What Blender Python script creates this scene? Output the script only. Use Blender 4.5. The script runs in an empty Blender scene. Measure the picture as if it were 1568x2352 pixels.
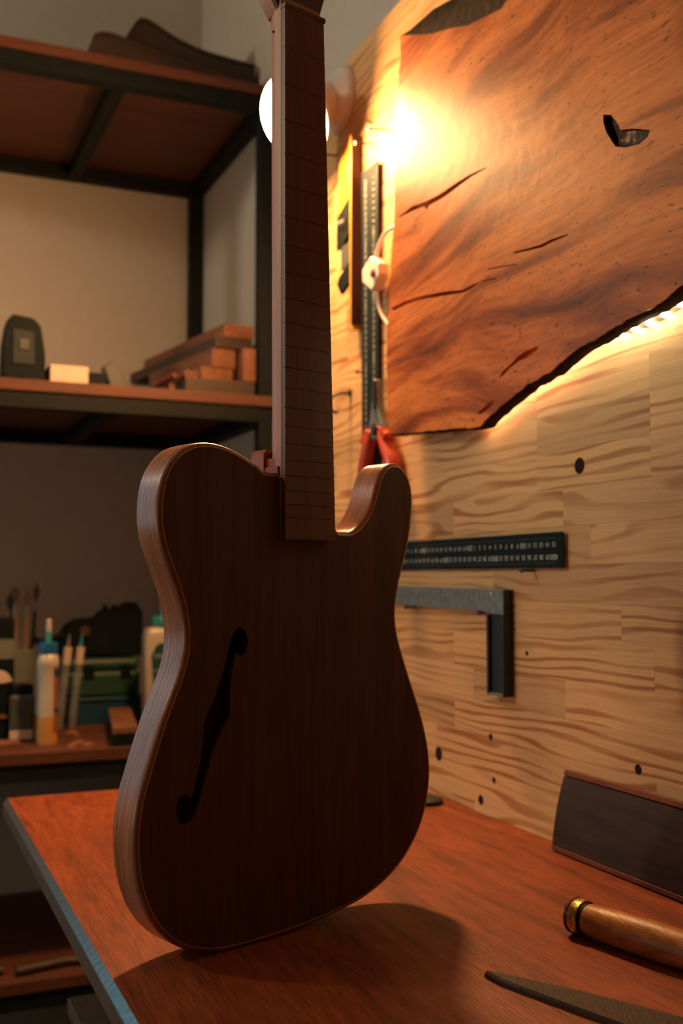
import bpy, bmesh, math, random
from mathutils import Vector, Matrix
from mathutils.geometry import tessellate_polygon

# ------------------------------------------------------------------ camera, world, light, exposure
SC = bpy.context.scene
COL = SC.collection
random.seed(7)

cam_d = bpy.data.cameras.new('camera')
cam = bpy.data.objects.new('camera', cam_d)
COL.objects.link(cam)
cam.location = (0.0, 0.0, 1.197)
cam.rotation_euler = (math.radians(90) + math.atan(149 / 2450), 0, math.radians(-23.4))
cam_d.sensor_width = 36.0
cam_d.lens = 37.5
cam_d.clip_start = 0.02
cam_d.dof.use_dof = True
cam_d.dof.focus_distance = 0.86
cam_d.dof.aperture_fstop = 6.0
SC.camera = cam

world = bpy.data.worlds.new('world')
SC.world = world
world.use_nodes = True
wb = world.node_tree.nodes['Background']
wb.inputs[0].default_value = (0.30, 0.62, 0.75, 1)
wb.inputs[1].default_value = 0.5

# daylight through the back window; warm fill through an added left window, out of the picture
def window_light(name, loc, rot, sx, sy, energy, col):
    d = bpy.data.lights.new(name, 'AREA'); d.shape = 'RECTANGLE'; d.size = sx; d.size_y = sy
    d.energy = energy; d.color = col
    o = bpy.data.objects.new(name, d); COL.objects.link(o); o.location = loc; o.rotation_euler = rot
window_light('fill_left', (-2.16, 1.45, 1.15), (0, math.radians(-90), 0), 0.7, 1.0, 9.0, (1.0, 0.80, 0.55))  # low warm fill added from the left
window_light('daylight_back', (-1.12, 2.74, 1.62), (math.radians(-90), 0, 0), 1.35, 1.15, 8.5, (0.22, 0.78, 1.0))

BULB = 500.0         # emission of the lit wall lamp
CEIL = 250.0         # emission of the pendant lamp hanging left of the picture
LED = 120.0           # emission of each diode on the strip
SC.view_settings.view_transform = 'Standard'
SC.view_settings.look = 'None'
SC.view_settings.gamma = 1.0
SC.view_settings.use_curve_mapping = False
SC.view_settings.exposure = 0.0
SC.cycles.use_denoising = True
SC.cycles.sample_clamp_indirect = 4.0
SC.cycles.caustics_reflective = False
SC.cycles.caustics_refractive = False

# ------------------------------------------------------------------ helpers
def tag(o, label=None, cat=None, group=None, kind=None):
    if label: o['label'] = label
    if cat: o['category'] = cat
    if group: o['group'] = group
    if kind: o['kind'] = kind
    return o

def empty(name, loc, rotz=0.0):
    o = bpy.data.objects.new(name, None)
    COL.objects.link(o)
    o.location = loc
    o.rotation_euler = (0, 0, rotz)
    o.empty_display_size = 0.02
    return o

class MB:
    """collects faces; build() links them as one mesh object"""
    def __init__(self):
        self.v = []; self.f = []; self.uv = []
    def add(self, vs, fs, uvs=None):
        n = len(self.v)
        self.v += [tuple(p) for p in vs]
        for i, f in enumerate(fs):
            self.f.append([n + k for k in f])
            self.uv.append(uvs[i] if uvs else None)
        return self
    def box(self, a, b, M=None):
        (x0, y0, z0), (x1, y1, z1) = a, b
        vs = [Vector(p) for p in ((x0,y0,z0),(x1,y0,z0),(x1,y1,z0),(x0,y1,z0),(x0,y0,z1),(x1,y0,z1),(x1,y1,z1),(x0,y1,z1))]
        if M: vs = [M @ p for p in vs]
        return self.add(vs, [(0,3,2,1),(4,5,6,7),(0,1,5,4),(1,2,6,5),(2,3,7,6),(3,0,4,7)])
    def prism(self, outer, holes, fn, d0, d1, back=True, front=True):
        loops = [list(outer)] + [list(h) for h in holes]
        flat = [p for l in loops for p in l]
        if front or back:
            tris = tessellate_polygon([[Vector((p[0], p[1], 0)) for p in l] for l in loops])
            if front: self.add([fn(p[0], p[1], d0) for p in flat], tris)
            if back: self.add([fn(p[0], p[1], d1) for p in flat], tris)
        for l in loops:
            n = len(l); s = 0.0; vs = []; fs = []; us = []
            for i in range(n):
                p, q = l[i], l[(i + 1) % n]
                e = math.hypot(q[0] - p[0], q[1] - p[1])
                vs += [fn(p[0], p[1], d0), fn(q[0], q[1], d0), fn(q[0], q[1], d1), fn(p[0], p[1], d1)]
                fs.append((4*i, 4*i+1, 4*i+2, 4*i+3))
                us.append(((s, d0), (s + e, d0), (s + e, d1), (s, d1)))
                s += e
            self.add(vs, fs, us)
        return self
    def loft(self, rings, caps=True, closed=True):
        n = len(rings[0]); vs = [p for r in rings for p in r]; fs = []
        for j in range(len(rings) - 1):
            for i in range(n if closed else n - 1):
                k = (i + 1) % n
                fs.append((j*n + i, j*n + k, (j+1)*n + k, (j+1)*n + i))
        if caps:
            fs.append(tuple(range(n))); fs.append(tuple((len(rings)-1)*n + i for i in range(n)))
        return self.add(vs, fs)
    def lathe(self, prof, o, axis=(0,0,1), seg=28, caps=True):
        o = Vector(o); ax = Vector(axis).normalized()
        t = ax.orthogonal().normalized(); b = ax.cross(t)
        rings = [[o + ax*h + (t*math.cos(2*math.pi*i/seg) + b*math.sin(2*math.pi*i/seg))*max(r, 1e-5) for i in range(seg)] for r, h in prof]
        return self.loft(rings, caps)
    def tube(self, path, r, seg=10, caps=True):
        path = [Vector(p) for p in path]; rings = []
        t0 = (path[1] - path[0]).normalized(); n = t0.orthogonal().normalized()
        for i, p in enumerate(path):
            t = (path[min(i+1, len(path)-1)] - path[max(i-1, 0)]).normalized()
            n = (n - t*n.dot(t)).normalized(); b = t.cross(n)
            rr = r[i] if isinstance(r, (list, tuple)) else r
            rings.append([p + (n*math.cos(2*math.pi*k/seg) + b*math.sin(2*math.pi*k/seg))*rr for k in range(seg)])
        return self.loft(rings, caps)
    def build(self, name, m, parent=None, smooth=35, bevel=0.0, merge=True, local=False):
        me = bpy.data.meshes.new(name)
        off = Vector((0,0,0)) if (parent is None or local) else parent_origin(parent)
        me.from_pydata([tuple(Vector(p) - off) for p in self.v], [], self.f)
        if any(u is not None for u in self.uv):
            L = me.uv_layers.new(name='UVMap'); k = 0
            for f, u in zip(self.f, self.uv):
                for j in range(len(f)):
                    if u: L.data[k].uv = u[j]
                    k += 1
        bm = bmesh.new(); bm.from_mesh(me)
        if merge: bmesh.ops.remove_doubles(bm, verts=bm.verts, dist=2e-6)
        bmesh.ops.recalc_face_normals(bm, faces=bm.faces)
        bm.to_mesh(me); bm.free()
        if smooth:
            me.shade_smooth(); me.set_sharp_from_angle(angle=math.radians(smooth))
        me.materials.append(m)
        o = bpy.data.objects.new(name, me); COL.objects.link(o)
        if parent: o.parent = parent
        if bevel:
            md = o.modifiers.new('bevel', 'BEVEL'); md.width = bevel; md.segments = 2; md.limit_method = 'ANGLE'
        return o

def parent_origin(p):
    o = Vector((0,0,0))
    while p:
        o += Vector(p.location); p = p.parent
    return o

def catmull(pts, n=8, closed=False):
    pts = [Vector(p) for p in pts]; N = len(pts); out = []
    for i in range(N if closed else N - 1):
        g = lambda k: pts[(i + k) % N] if closed else pts[min(max(i + k, 0), N - 1)]
        p0, p1, p2, p3 = g(-1), g(0), g(1), g(2)
        for j in range(n):
            t = j / n
            out.append(0.5*((2*p1) + (p2 - p0)*t + (2*p0 - 5*p1 + 4*p2 - p3)*t*t + (3*p1 - p0 - 3*p2 + p3)*t**3))
    if not closed: out.append(pts[-1])
    return out

def text_faces(s, size, cache={}):
    """flat letters as (verts, faces), centred on the origin, in x right / y up"""
    if s not in cache:
        cu = bpy.data.curves.new('letters', 'FONT'); cu.body = s; cu.size = 1.0
        cu.align_x = 'CENTER'; cu.align_y = 'CENTER'; cu.resolution_u = 2
        o = bpy.data.objects.new('letters', cu); COL.objects.link(o)
        bpy.context.view_layer.update()
        ev = o.evaluated_get(bpy.context.evaluated_depsgraph_get())
        me = ev.to_mesh()
        cache[s] = ([tuple(v.co) for v in me.vertices], [tuple(p.vertices) for p in me.polygons])
        ev.to_mesh_clear()
        bpy.data.objects.remove(o); bpy.data.curves.remove(cu)
    v, f = cache[s]
    return [(p[0]*size, p[1]*size) for p in v], f

# ------------------------------------------------------------------ materials
def newmat(name):
    m = bpy.data.materials.new(name); m.use_nodes = True
    nt = m.node_tree
    return m, nt, nt.nodes['Principled BSDF']

def N(nt, typ, **kw):
    n = nt.nodes.new(typ)
    for k, v in kw.items():
        if hasattr(n, k): setattr(n, k, v)
        else: n.inputs[k].default_value = v
    return n

def ramp(nt, stops):
    r = nt.nodes.new('ShaderNodeValToRGB'); e = r.color_ramp.elements
    while len(e) > 1: e.remove(e[-1])
    e[0].position, e[0].color = stops[0][0], (*stops[0][1], 1)
    for p, c in stops[1:]:
        x = e.new(p); x.color = (*c, 1)
    return r

def plain(name, col, rough=0.5, metal=0.0, var=0.12, scale=40.0, bump=0.0, spec=0.5):
    m, nt, b = newmat(name)
    tc = N(nt, 'ShaderNodeTexCoord'); no = N(nt, 'ShaderNodeTexNoise', Scale=scale, Detail=5.0)
    nt.links.new(tc.outputs['Object'], no.inputs['Vector'])
    r = ramp(nt, [(0.3, tuple(c*(1-var) for c in col)), (0.7, tuple(min(1, c*(1+var)) for c in col))])
    nt.links.new(no.outputs['Fac'], r.inputs['Fac']); nt.links.new(r.outputs['Color'], b.inputs['Base Color'])
    b.inputs['Roughness'].default_value = rough; b.inputs['Metallic'].default_value = metal
    b.inputs['Specular IOR Level'].default_value = spec
    if bump:
        bp = N(nt, 'ShaderNodeBump', Strength=bump, Distance=0.002)
        nt.links.new(no.outputs['Fac'], bp.inputs['Height']); nt.links.new(bp.outputs['Normal'], b.inputs['Normal'])
    return m

def wood(name, cols, scale=(30, 30, 3), fiber=(300, 300, 8), rough=0.5, bump=0.15, dist=1.5, fibre_mix=0.5,
         coord='Object', rnd=False, rot=(0,0,0), coat=0.0, spec=0.5, pores=0.0):
    """grain runs along the axis with the small scale"""
    m, nt, b = newmat(name); L = nt.links.new
    tc = N(nt, 'ShaderNodeTexCoord'); src = tc.outputs[coord]
    if rnd:
        oi = N(nt, 'ShaderNodeObjectInfo'); mu = N(nt, 'ShaderNodeVectorMath', operation='SCALE')
        mu.inputs[0].default_value = (7.3, 3.1, 5.7); L(oi.outputs['Random'], mu.inputs['Scale'])
        ad = N(nt, 'ShaderNodeVectorMath', operation='ADD'); L(src, ad.inputs[0]); L(mu.outputs[0], ad.inputs[1]); src = ad.outputs[0]
    if any(rot):
        mr = N(nt, 'ShaderNodeMapping'); mr.inputs['Rotation'].default_value = rot; L(src, mr.inputs['Vector']); src = mr.outputs[0]
    m1 = N(nt, 'ShaderNodeMapping'); m1.inputs['Scale'].default_value = scale; L(src, m1.inputs['Vector'])
    n1 = N(nt, 'ShaderNodeTexNoise', Scale=1.0, Detail=6.0, Roughness=0.6, Distortion=dist); L(m1.outputs[0], n1.inputs['Vector'])
    k = len(cols); r1 = ramp(nt, [(0.28 + 0.44*i/(k-1), c) for i, c in enumerate(cols)]); L(n1.outputs['Fac'], r1.inputs['Fac'])
    m2 = N(nt, 'ShaderNodeMapping'); m2.inputs['Scale'].default_value = fiber; L(src, m2.inputs['Vector'])
    n2 = N(nt, 'ShaderNodeTexNoise', Scale=1.0, Detail=3.0, Roughness=0.6); L(m2.outputs[0], n2.inputs['Vector'])
    r2 = ramp(nt, [(0.35, (0.45,)*3), (0.62, (1.0,)*3)]); L(n2.outputs['Fac'], r2.inputs['Fac'])
    mx = N(nt, 'ShaderNodeMix', data_type='RGBA', blend_type='MULTIPLY'); mx.inputs[0].default_value = fibre_mix
    L(r1.outputs['Color'], mx.inputs[6]); L(r2.outputs['Color'], mx.inputs[7]); L(mx.outputs[2], b.inputs['Base Color'])
    bp = N(nt, 'ShaderNodeBump', Strength=bump, Distance=0.001); L(n2.outputs['Fac'], bp.inputs['Height']); L(bp.outputs['Normal'], b.inputs['Normal'])
    b.inputs['Roughness'].default_value = rough; b.inputs['Specular IOR Level'].default_value = spec
    if coat:
        b.inputs['Coat Weight'].default_value = coat; b.inputs['Coat Roughness'].default_value = 0.12
    return m

def emit(name, col, strength):
    m = bpy.data.materials.new(name); m.use_nodes = True; nt = m.node_tree
    for n in list(nt.nodes): nt.nodes.remove(n)
    e = N(nt, 'ShaderNodeEmission'); e.inputs[0].default_value = (*col, 1); e.inputs[1].default_value = strength
    o = N(nt, 'ShaderNodeOutputMaterial'); nt.links.new(e.outputs[0], o.inputs[0])
    return m

def glass(name, col=(0.9, 0.97, 0.95), amount=0.85, rough=0.05):
    m = bpy.data.materials.new(name); m.use_nodes = True; nt = m.node_tree
    for n in list(nt.nodes): nt.nodes.remove(n)
    t = N(nt, 'ShaderNodeBsdfTransparent'); t.inputs[0].default_value = (*col, 1)
    g = N(nt, 'ShaderNodeBsdfPrincipled'); g.inputs['Base Color'].default_value = (*col, 1); g.inputs['Roughness'].default_value = rough
    x = N(nt, 'ShaderNodeMixShader'); x.inputs[0].default_value = 1 - amount
    o = N(nt, 'ShaderNodeOutputMaterial')
    nt.links.new(t.outputs[0], x.inputs[1]); nt.links.new(g.outputs[0], x.inputs[2]); nt.links.new(x.outputs[0], o.inputs[0])
    return m

def pine(name):
    m, nt, b = newmat(name); L = nt.links.new
    tc = N(nt, 'ShaderNodeTexCoord'); oi = N(nt, 'ShaderNodeObjectInfo')
    sc = N(nt, 'ShaderNodeVectorMath', operation='SCALE'); sc.inputs[0].default_value = (3.7, 11.3, 6.1); L(oi.outputs['Random'], sc.inputs['Scale'])
    ad = N(nt, 'ShaderNodeVectorMath', operation='ADD'); L(tc.outputs['Object'], ad.inputs[0]); L(sc.outputs[0], ad.inputs[1])
    mp = N(nt, 'ShaderNodeMapping'); mp.inputs['Scale'].default_value = (1.0, 0.16, 1.0); L(ad.outputs[0], mp.inputs['Vector'])
    # slow bend of the growth rings, then bands across the stave
    n0 = N(nt, 'ShaderNodeTexNoise', Scale=22.0, Detail=2.0, Roughness=0.4); L(mp.outputs[0], n0.inputs['Vector'])
    sx = N(nt, 'ShaderNodeSeparateXYZ'); L(mp.outputs[0], sx.inputs[0])
    rs = N(nt, 'ShaderNodeMapRange'); rs.inputs['To Min'].default_value = 230.0; rs.inputs['To Max'].default_value = 560.0; L(oi.outputs['Random'], rs.inputs['Value'])
    m1 = N(nt, 'ShaderNodeMath', operation='MULTIPLY'); L(sx.outputs['Z'], m1.inputs[0]); L(rs.outputs[0], m1.inputs[1])
    m2 = N(nt, 'ShaderNodeMath', operation='MULTIPLY'); m2.inputs[1].default_value = 26.0; L(n0.outputs['Fac'], m2.inputs[0])
    a1 = N(nt, 'ShaderNodeMath', operation='ADD'); L(m1.outputs[0], a1.inputs[0]); L(m2.outputs[0], a1.inputs[1])
    sn = N(nt, 'ShaderNodeMath', operation='SINE'); L(a1.outputs[0], sn.inputs[0])
    mr = N(nt, 'ShaderNodeMapRange'); mr.inputs['From Min'].default_value = -1.0; L(sn.outputs[0], mr.inputs['Value'])
    r1 = ramp(nt, [(0.0, (0.77, 0.45, 0.20)), (0.55, (0.80, 0.48, 0.215)), (0.82, (0.52, 0.23, 0.08)), (1.0, (0.43, 0.17, 0.055))]); L(mr.outputs[0], r1.inputs['Fac'])
    # fade the rings in and out along the board
    n3 = N(nt, 'ShaderNodeTexNoise', Scale=30.0, Detail=1.0); L(mp.outputs[0], n3.inputs['Vector'])
    r3 = ramp(nt, [(0.38, (0.15,)*3), (0.62, (0.95,)*3)]); L(n3.outputs['Fac'], r3.inputs['Fac'])
    mx = N(nt, 'ShaderNodeMix', data_type='RGBA'); mx.inputs[6].default_value = (0.77, 0.45, 0.195, 1)
    L(r3.outputs['Color'], mx.inputs[0]); L(r1.outputs['Color'], mx.inputs[7])
    # fine fibre and per-stave tint
    mf = N(nt, 'ShaderNodeMapping'); mf.inputs['Scale'].default_value = (400, 12, 700); L(ad.outputs[0], mf.inputs['Vector'])
    nf = N(nt, 'ShaderNodeTexNoise', Scale=1.0, Detail=3.0); L(mf.outputs[0], nf.inputs['Vector'])
    rf = ramp(nt, [(0.3, (0.82,)*3), (0.7, (1.0,)*3)]); L(nf.outputs['Fac'], rf.inputs['Fac'])
    mu = N(nt, 'ShaderNodeMix', data_type='RGBA', blend_type='MULTIPLY'); mu.inputs[0].default_value = 1.0
    L(mx.outputs[2], mu.inputs[6]); L(rf.outputs['Color'], mu.inputs[7])
    hs = N(nt, 'ShaderNodeHueSaturation'); L(mu.outputs[2], hs.inputs['Color'])
    rv = N(nt, 'ShaderNodeMapRange'); rv.inputs['To Min'].default_value = 0.80; rv.inputs['To Max'].default_value = 1.14
    w = N(nt, 'ShaderNodeTexWhiteNoise', noise_dimensions='1D'); L(oi.outputs['Random'], w.inputs['W']); L(w.outputs['Value'], rv.inputs['Value']); L(rv.outputs[0], hs.inputs['Value'])
    L(hs.outputs[0], b.inputs['Base Color'])
    b.inputs['Roughness'].default_value = 0.55; b.inputs['Specular IOR Level'].default_value = 0.3
    bp = N(nt, 'ShaderNodeBump', Strength=0.08, Distance=0.001); L(nf.outputs['Fac'], bp.inputs['Height']); L(bp.outputs['Normal'], b.inputs['Normal'])
    return m

def slab_mat(name):
    """glossy slab: swirling streaks in the plane of the board"""
    m, nt, b = newmat(name); L = nt.links.new
    tc = N(nt, 'ShaderNodeTexCoord')
    # local frame: x along the streaks, z across
    mr = N(nt, 'ShaderNodeMapping'); mr.inputs['Rotation'].default_value = (math.radians(2), 0, 0); L(tc.outputs['Object'], mr.inputs['Vector'])
    wn = N(nt, 'ShaderNodeTexNoise', Scale=2.2, Detail=1.5); L(mr.outputs[0], wn.inputs['Vector'])
    sub = N(nt, 'ShaderNodeVectorMath', operation='SUBTRACT'); sub.inputs[1].default_value = (0.5, 0.5, 0.5); L(wn.outputs['Color'], sub.inputs[0])
    scl = N(nt, 'ShaderNodeVectorMath', operation='SCALE'); scl.inputs['Scale'].default_value = 0.20; L(sub.outputs[0], scl.inputs[0])
    ad = N(nt, 'ShaderNodeVectorMath', operation='ADD'); L(mr.outputs[0], ad.inputs[0]); L(scl.outputs[0], ad.inputs[1])
    m1 = N(nt, 'ShaderNodeMapping'); m1.inputs['Scale'].default_value = (1, 2.4, 20.0); L(ad.outputs[0], m1.inputs['Vector'])
    n1 = N(nt, 'ShaderNodeTexNoise', Scale=1.0, Detail=5.0, Roughness=0.55, Distortion=0.6); L(m1.outputs[0], n1.inputs['Vector'])
    r1 = ramp(nt, [(0.30, (0.16, 0.036, 0.011)), (0.42, (0.38, 0.092, 0.024)), (0.52, (0.68, 0.195, 0.048)), (0.70, (0.82, 0.27, 0.072))]); L(n1.outputs['Fac'], r1.inputs['Fac'])
    m2 = N(nt, 'ShaderNodeMapping'); m2.inputs['Scale'].default_value = (1, 16.0, 190.0); L(ad.outputs[0], m2.inputs['Vector'])
    n2 = N(nt, 'ShaderNodeTexNoise', Scale=1.0, Detail=4.0); L(m2.outputs[0], n2.inputs['Vector'])
    r2 = ramp(nt, [(0.32, (0.62,)*3), (0.6, (1.0,)*3)]); L(n2.outputs['Fac'], r2.inputs['Fac'])
    mx = N(nt, 'ShaderNodeMix', data_type='RGBA', blend_type='MULTIPLY'); mx.inputs[0].default_value = 0.75
    L(r1.outputs['Color'], mx.inputs[6]); L(r2.outputs['Color'], mx.inputs[7])
    # dark pores scattered in bands
    m3 = N(nt, 'ShaderNodeMapping'); m3.inputs['Scale'].default_value = (1, 70.0, 260.0); L(ad.outputs[0], m3.inputs['Vector'])
    n3 = N(nt, 'ShaderNodeTexNoise', Scale=1.0, Detail=1.0); L(m3.outputs[0], n3.inputs['Vector'])
    r3 = ramp(nt, [(0.27, (0.25,)*3), (0.36, (1.0,)*3)]); L(n3.outputs['Fac'], r3.inputs['Fac'])
    mx2 = N(nt, 'ShaderNodeMix', data_type='RGBA', blend_type='MULTIPLY'); mx2.inputs[0].default_value = 0.8
    L(mx.outputs[2], mx2.inputs[6]); L(r3.outputs['Color'], mx2.inputs[7]); L(mx2.outputs[2], b.inputs['Base Color'])
    b.inputs['Roughness'].default_value = 0.45; b.inputs['Specular IOR Level'].default_value = 0.12
    b.inputs['Coat Weight'].default_value = 0.13; b.inputs['Coat Roughness'].default_value = 0.25
    nb = N(nt, 'ShaderNodeTexNoise', Scale=45.0, Detail=5.0); L(tc.outputs['Object'], nb.inputs['Vector'])
    bp = N(nt, 'ShaderNodeBump', Strength=0.10, Distance=0.003); L(nb.outputs['Fac'], bp.inputs['Height']); L(bp.outputs['Normal'], b.inputs['Normal']); L(bp.outputs['Normal'], b.inputs['Coat Normal'])
    return m

M = {}
M['wall'] = plain('painted plaster', (0.54, 0.49, 0.42), 0.85, var=0.03, scale=60, bump=0.05, spec=0.2)
M['wall_absorbing'] = plain('light absorbing wall', (0.10, 0.09, 0.085), 0.85, var=0.03, scale=60, bump=0.05, spec=0.2)  # unseen walls made dark to cut the bounce light
M['ceiling'] = plain('ceiling paint', (0.60, 0.57, 0.50), 0.85, var=0.03, scale=60, spec=0.2)
M['knot'] = plain('dark knot', (0.030, 0.016, 0.010), 0.9, var=0.3, spec=0.1)
M['floor'] = plain('dark concrete', (0.10, 0.10, 0.10), 0.8, var=0.25, scale=12, bump=0.1)
M['pine'] = pine('pine stave')
M['bench'] = wood('red bench top', [(0.13, 0.024, 0.006), (0.28, 0.052, 0.011), (0.37, 0.075, 0.016)], (26, 3.0, 26), (520, 30, 520), 0.45, 0.4, 2.0, 0.85, spec=0.35)
M['bench_edge'] = plain('varnished bench edge', (0.030, 0.022, 0.022), 0.30, var=0.3, scale=120, bump=0.25, spec=1.0)
M['bench_frame'] = wood('bench frame', [(0.055, 0.028, 0.018), (0.09, 0.045, 0.027)], (30, 30, 4), rough=0.7)
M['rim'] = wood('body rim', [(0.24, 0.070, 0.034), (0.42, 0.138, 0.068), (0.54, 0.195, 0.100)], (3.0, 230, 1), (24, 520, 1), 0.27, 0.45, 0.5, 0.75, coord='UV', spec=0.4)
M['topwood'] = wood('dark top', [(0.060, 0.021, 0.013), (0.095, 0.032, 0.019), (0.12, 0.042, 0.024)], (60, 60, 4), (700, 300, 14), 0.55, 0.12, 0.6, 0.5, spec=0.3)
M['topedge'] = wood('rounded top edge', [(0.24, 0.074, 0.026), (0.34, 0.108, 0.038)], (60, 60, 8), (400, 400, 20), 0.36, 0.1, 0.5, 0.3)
M['binding'] = plain('pale purfling', (0.58, 0.26, 0.08), 0.5)
M['neck'] = wood('neck wood', [(0.42, 0.145, 0.072), (0.53, 0.195, 0.100), (0.58, 0.225, 0.118)], (50, 50, 3), (500, 500, 10), 0.45, 0.12, 0.6, 0.45)
M['fretboard'] = wood('fretboard wood', [(0.10, 0.038, 0.022), (0.15, 0.055, 0.030), (0.19, 0.07, 0.036)], (80, 60, 3), (800, 500, 14), 0.45, 0.12, 0.6, 0.5, spec=0.4)
M['slab'] = slab_mat('live edge slab')
M['bark'] = plain('bark edge', (0.026, 0.012, 0.007), 0.85, var=0.5, scale=60, bump=0.6, spec=0.15)
M['resin'] = plain('clear resin fill', (0.060, 0.020, 0.007), 0.4, var=0.7, scale=70, bump=0.8, spec=0.15)
M['shelfwood'] = wood('shelf board', [(0.075, 0.020, 0.008), (0.115, 0.031, 0.011), (0.15, 0.042, 0.015)], (3, 26, 26), (14, 300, 300), 0.6, 0.15, 1.0, 0.5)
M['steel_black'] = plain('black painted steel', (0.006, 0.008, 0.008), 0.6, var=0.2, spec=0.2)
M['ruler'] = plain('black anodised ruler', (0.008, 0.015, 0.017), 0.7, 0.0, 0.15, 80, spec=0.12)
M['marking'] = plain('pale ruler print', (0.55, 0.62, 0.60), 0.6, var=0.05)
M['steel'] = plain('dull steel', (0.20, 0.21, 0.205), 0.48, 0.6, 0.25, 120, 0.1)
M['cast'] = plain('dark cast iron', (0.020, 0.024, 0.023), 0.55, 0.0, 0.25, 80, spec=0.3)
M['yellow'] = plain('yellow enamel', (0.75, 0.36, 0.02), 0.45, var=0.08)
M['brownedge'] = plain('dark level edge', (0.09, 0.035, 0.020), 0.6)
M['black'] = plain('black plastic', (0.006, 0.010, 0.011), 0.6, var=0.2, spec=0.12)
M['greytxt'] = plain('dark grey plastic', (0.06, 0.065, 0.062), 0.5, var=0.2)
M['redgrip'] = plain('red grip', (0.55, 0.060, 0.020), 0.32, var=0.1)
M['white'] = plain('white plastic', (0.74, 0.66, 0.60), 0.4, var=0.03)
M['rust'] = plain('rust brown', (0.28, 0.075, 0.03), 0.6)
M['nail'] = plain('dark nail', (0.07, 0.045, 0.035), 0.5, 0.5)
M['darkveneer'] = wood('dark rosewood face', [(0.030, 0.022, 0.020), (0.050, 0.032, 0.027), (0.065, 0.040, 0.032)], (40, 4, 40), (300, 16, 300), 0.55, 0.08, 1.0, 0.4, spec=0.12)
M['mahog'] = wood('mahogany core', [(0.13, 0.034, 0.013), (0.19, 0.052, 0.020)], (40, 4, 40), (300, 16, 300), 0.6, 0.15, spec=0.2)
M['handle'] = wood('worn handle wood', [(0.20, 0.066, 0.014), (0.38, 0.130, 0.026), (0.48, 0.18, 0.038)], (60, 12, 60), (300, 60, 300), 0.42, 0.4, 1.0, 0.6, spec=0.35)
M['brass'] = plain('tarnished brass', (0.52, 0.33, 0.10), 0.32, 0.9, 0.45, 220, 0.3)
M['endgrain'] = plain('mushroomed end grain', (0.09, 0.045, 0.02), 0.85, var=0.5, scale=300, bump=1.0)
M['rasp'] = plain('rasp steel', (0.034, 0.014, 0.009), 0.6, 0.0, 0.35, 500, 0.5, 0.3)
M['lumber'] = wood('rough lumber', [(0.15, 0.052, 0.022), (0.22, 0.080, 0.034), (0.28, 0.11, 0.05)], (30, 3, 30), (260, 12, 260), 0.7, 0.2, 1.0, 0.5, rnd=True)
M['lumber_dark'] = wood('dark lumber', [(0.035, 0.018, 0.012), (0.065, 0.030, 0.018)], (30, 3, 30), (260, 12, 260), 0.55, 0.2, 1.0, 0.5, rnd=True)
M['curved'] = wood('bent dark plank', [(0.028, 0.012, 0.007), (0.045, 0.019, 0.010)], (3, 30, 30), (12, 300, 300), 0.6, 0.2)
M['paper'] = plain('pale label', (0.62, 0.46, 0.36), 0.7, var=0.05)
M['glue'] = plain('milky bottle', (0.50, 0.42, 0.32), 0.35, var=0.05)
M['glue_amber'] = plain('amber glue', (0.55, 0.25, 0.07), 0.35, var=0.05)
M['blue'] = plain('blue plastic', (0.010, 0.10, 0.26), 0.4, var=0.05)
M['teal'] = plain('teal plastic', (0.02, 0.26, 0.26), 0.4, var=0.05)
M['clear'] = glass('clear plastic', (0.80, 0.80, 0.77), 0.82, 0.15)
M['pane'] = glass('window pane', (0.95, 0.98, 0.98), 0.92, 0.02)
M['greenlabel'] = plain('dark green label', (0.006, 0.060, 0.058), 0.5, var=0.1)
M['orange'] = plain('orange print', (0.65, 0.17, 0.02), 0.5, var=0.05)
M['greenbox'] = plain('dark green case', (0.012, 0.060, 0.028), 0.5, var=0.2)
M['bluecase'] = plain('dark blue tray', (0.004, 0.045, 0.085), 0.45, var=0.2)
M['bristle'] = plain('bristle', (0.12, 0.075, 0.045), 0.8, var=0.3, scale=300, bump=0.5)
M['stick'] = wood('brush handle', [(0.30, 0.15, 0.08), (0.40, 0.21, 0.11)], (60, 60, 6), rough=0.5)
M['greyjar'] = plain('frosted grey jar', (0.16, 0.17, 0.15), 0.45, var=0.1)
M['redbrown'] = plain('red paint', (0.20, 0.022, 0.013), 0.6, var=0.1)
M['ceil'] = emit('lit globe', (1.0, 0.84, 0.62), CEIL)
M['bulb'] = emit('lit bulb', (1.0, 0.52, 0.20), BULB)
M['led'] = emit('lit diode', (1.0, 0.93, 0.62), LED)
M['silicone'] = plain('milky strip', (0.60, 0.55, 0.45), 0.4, var=0.03)

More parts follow.
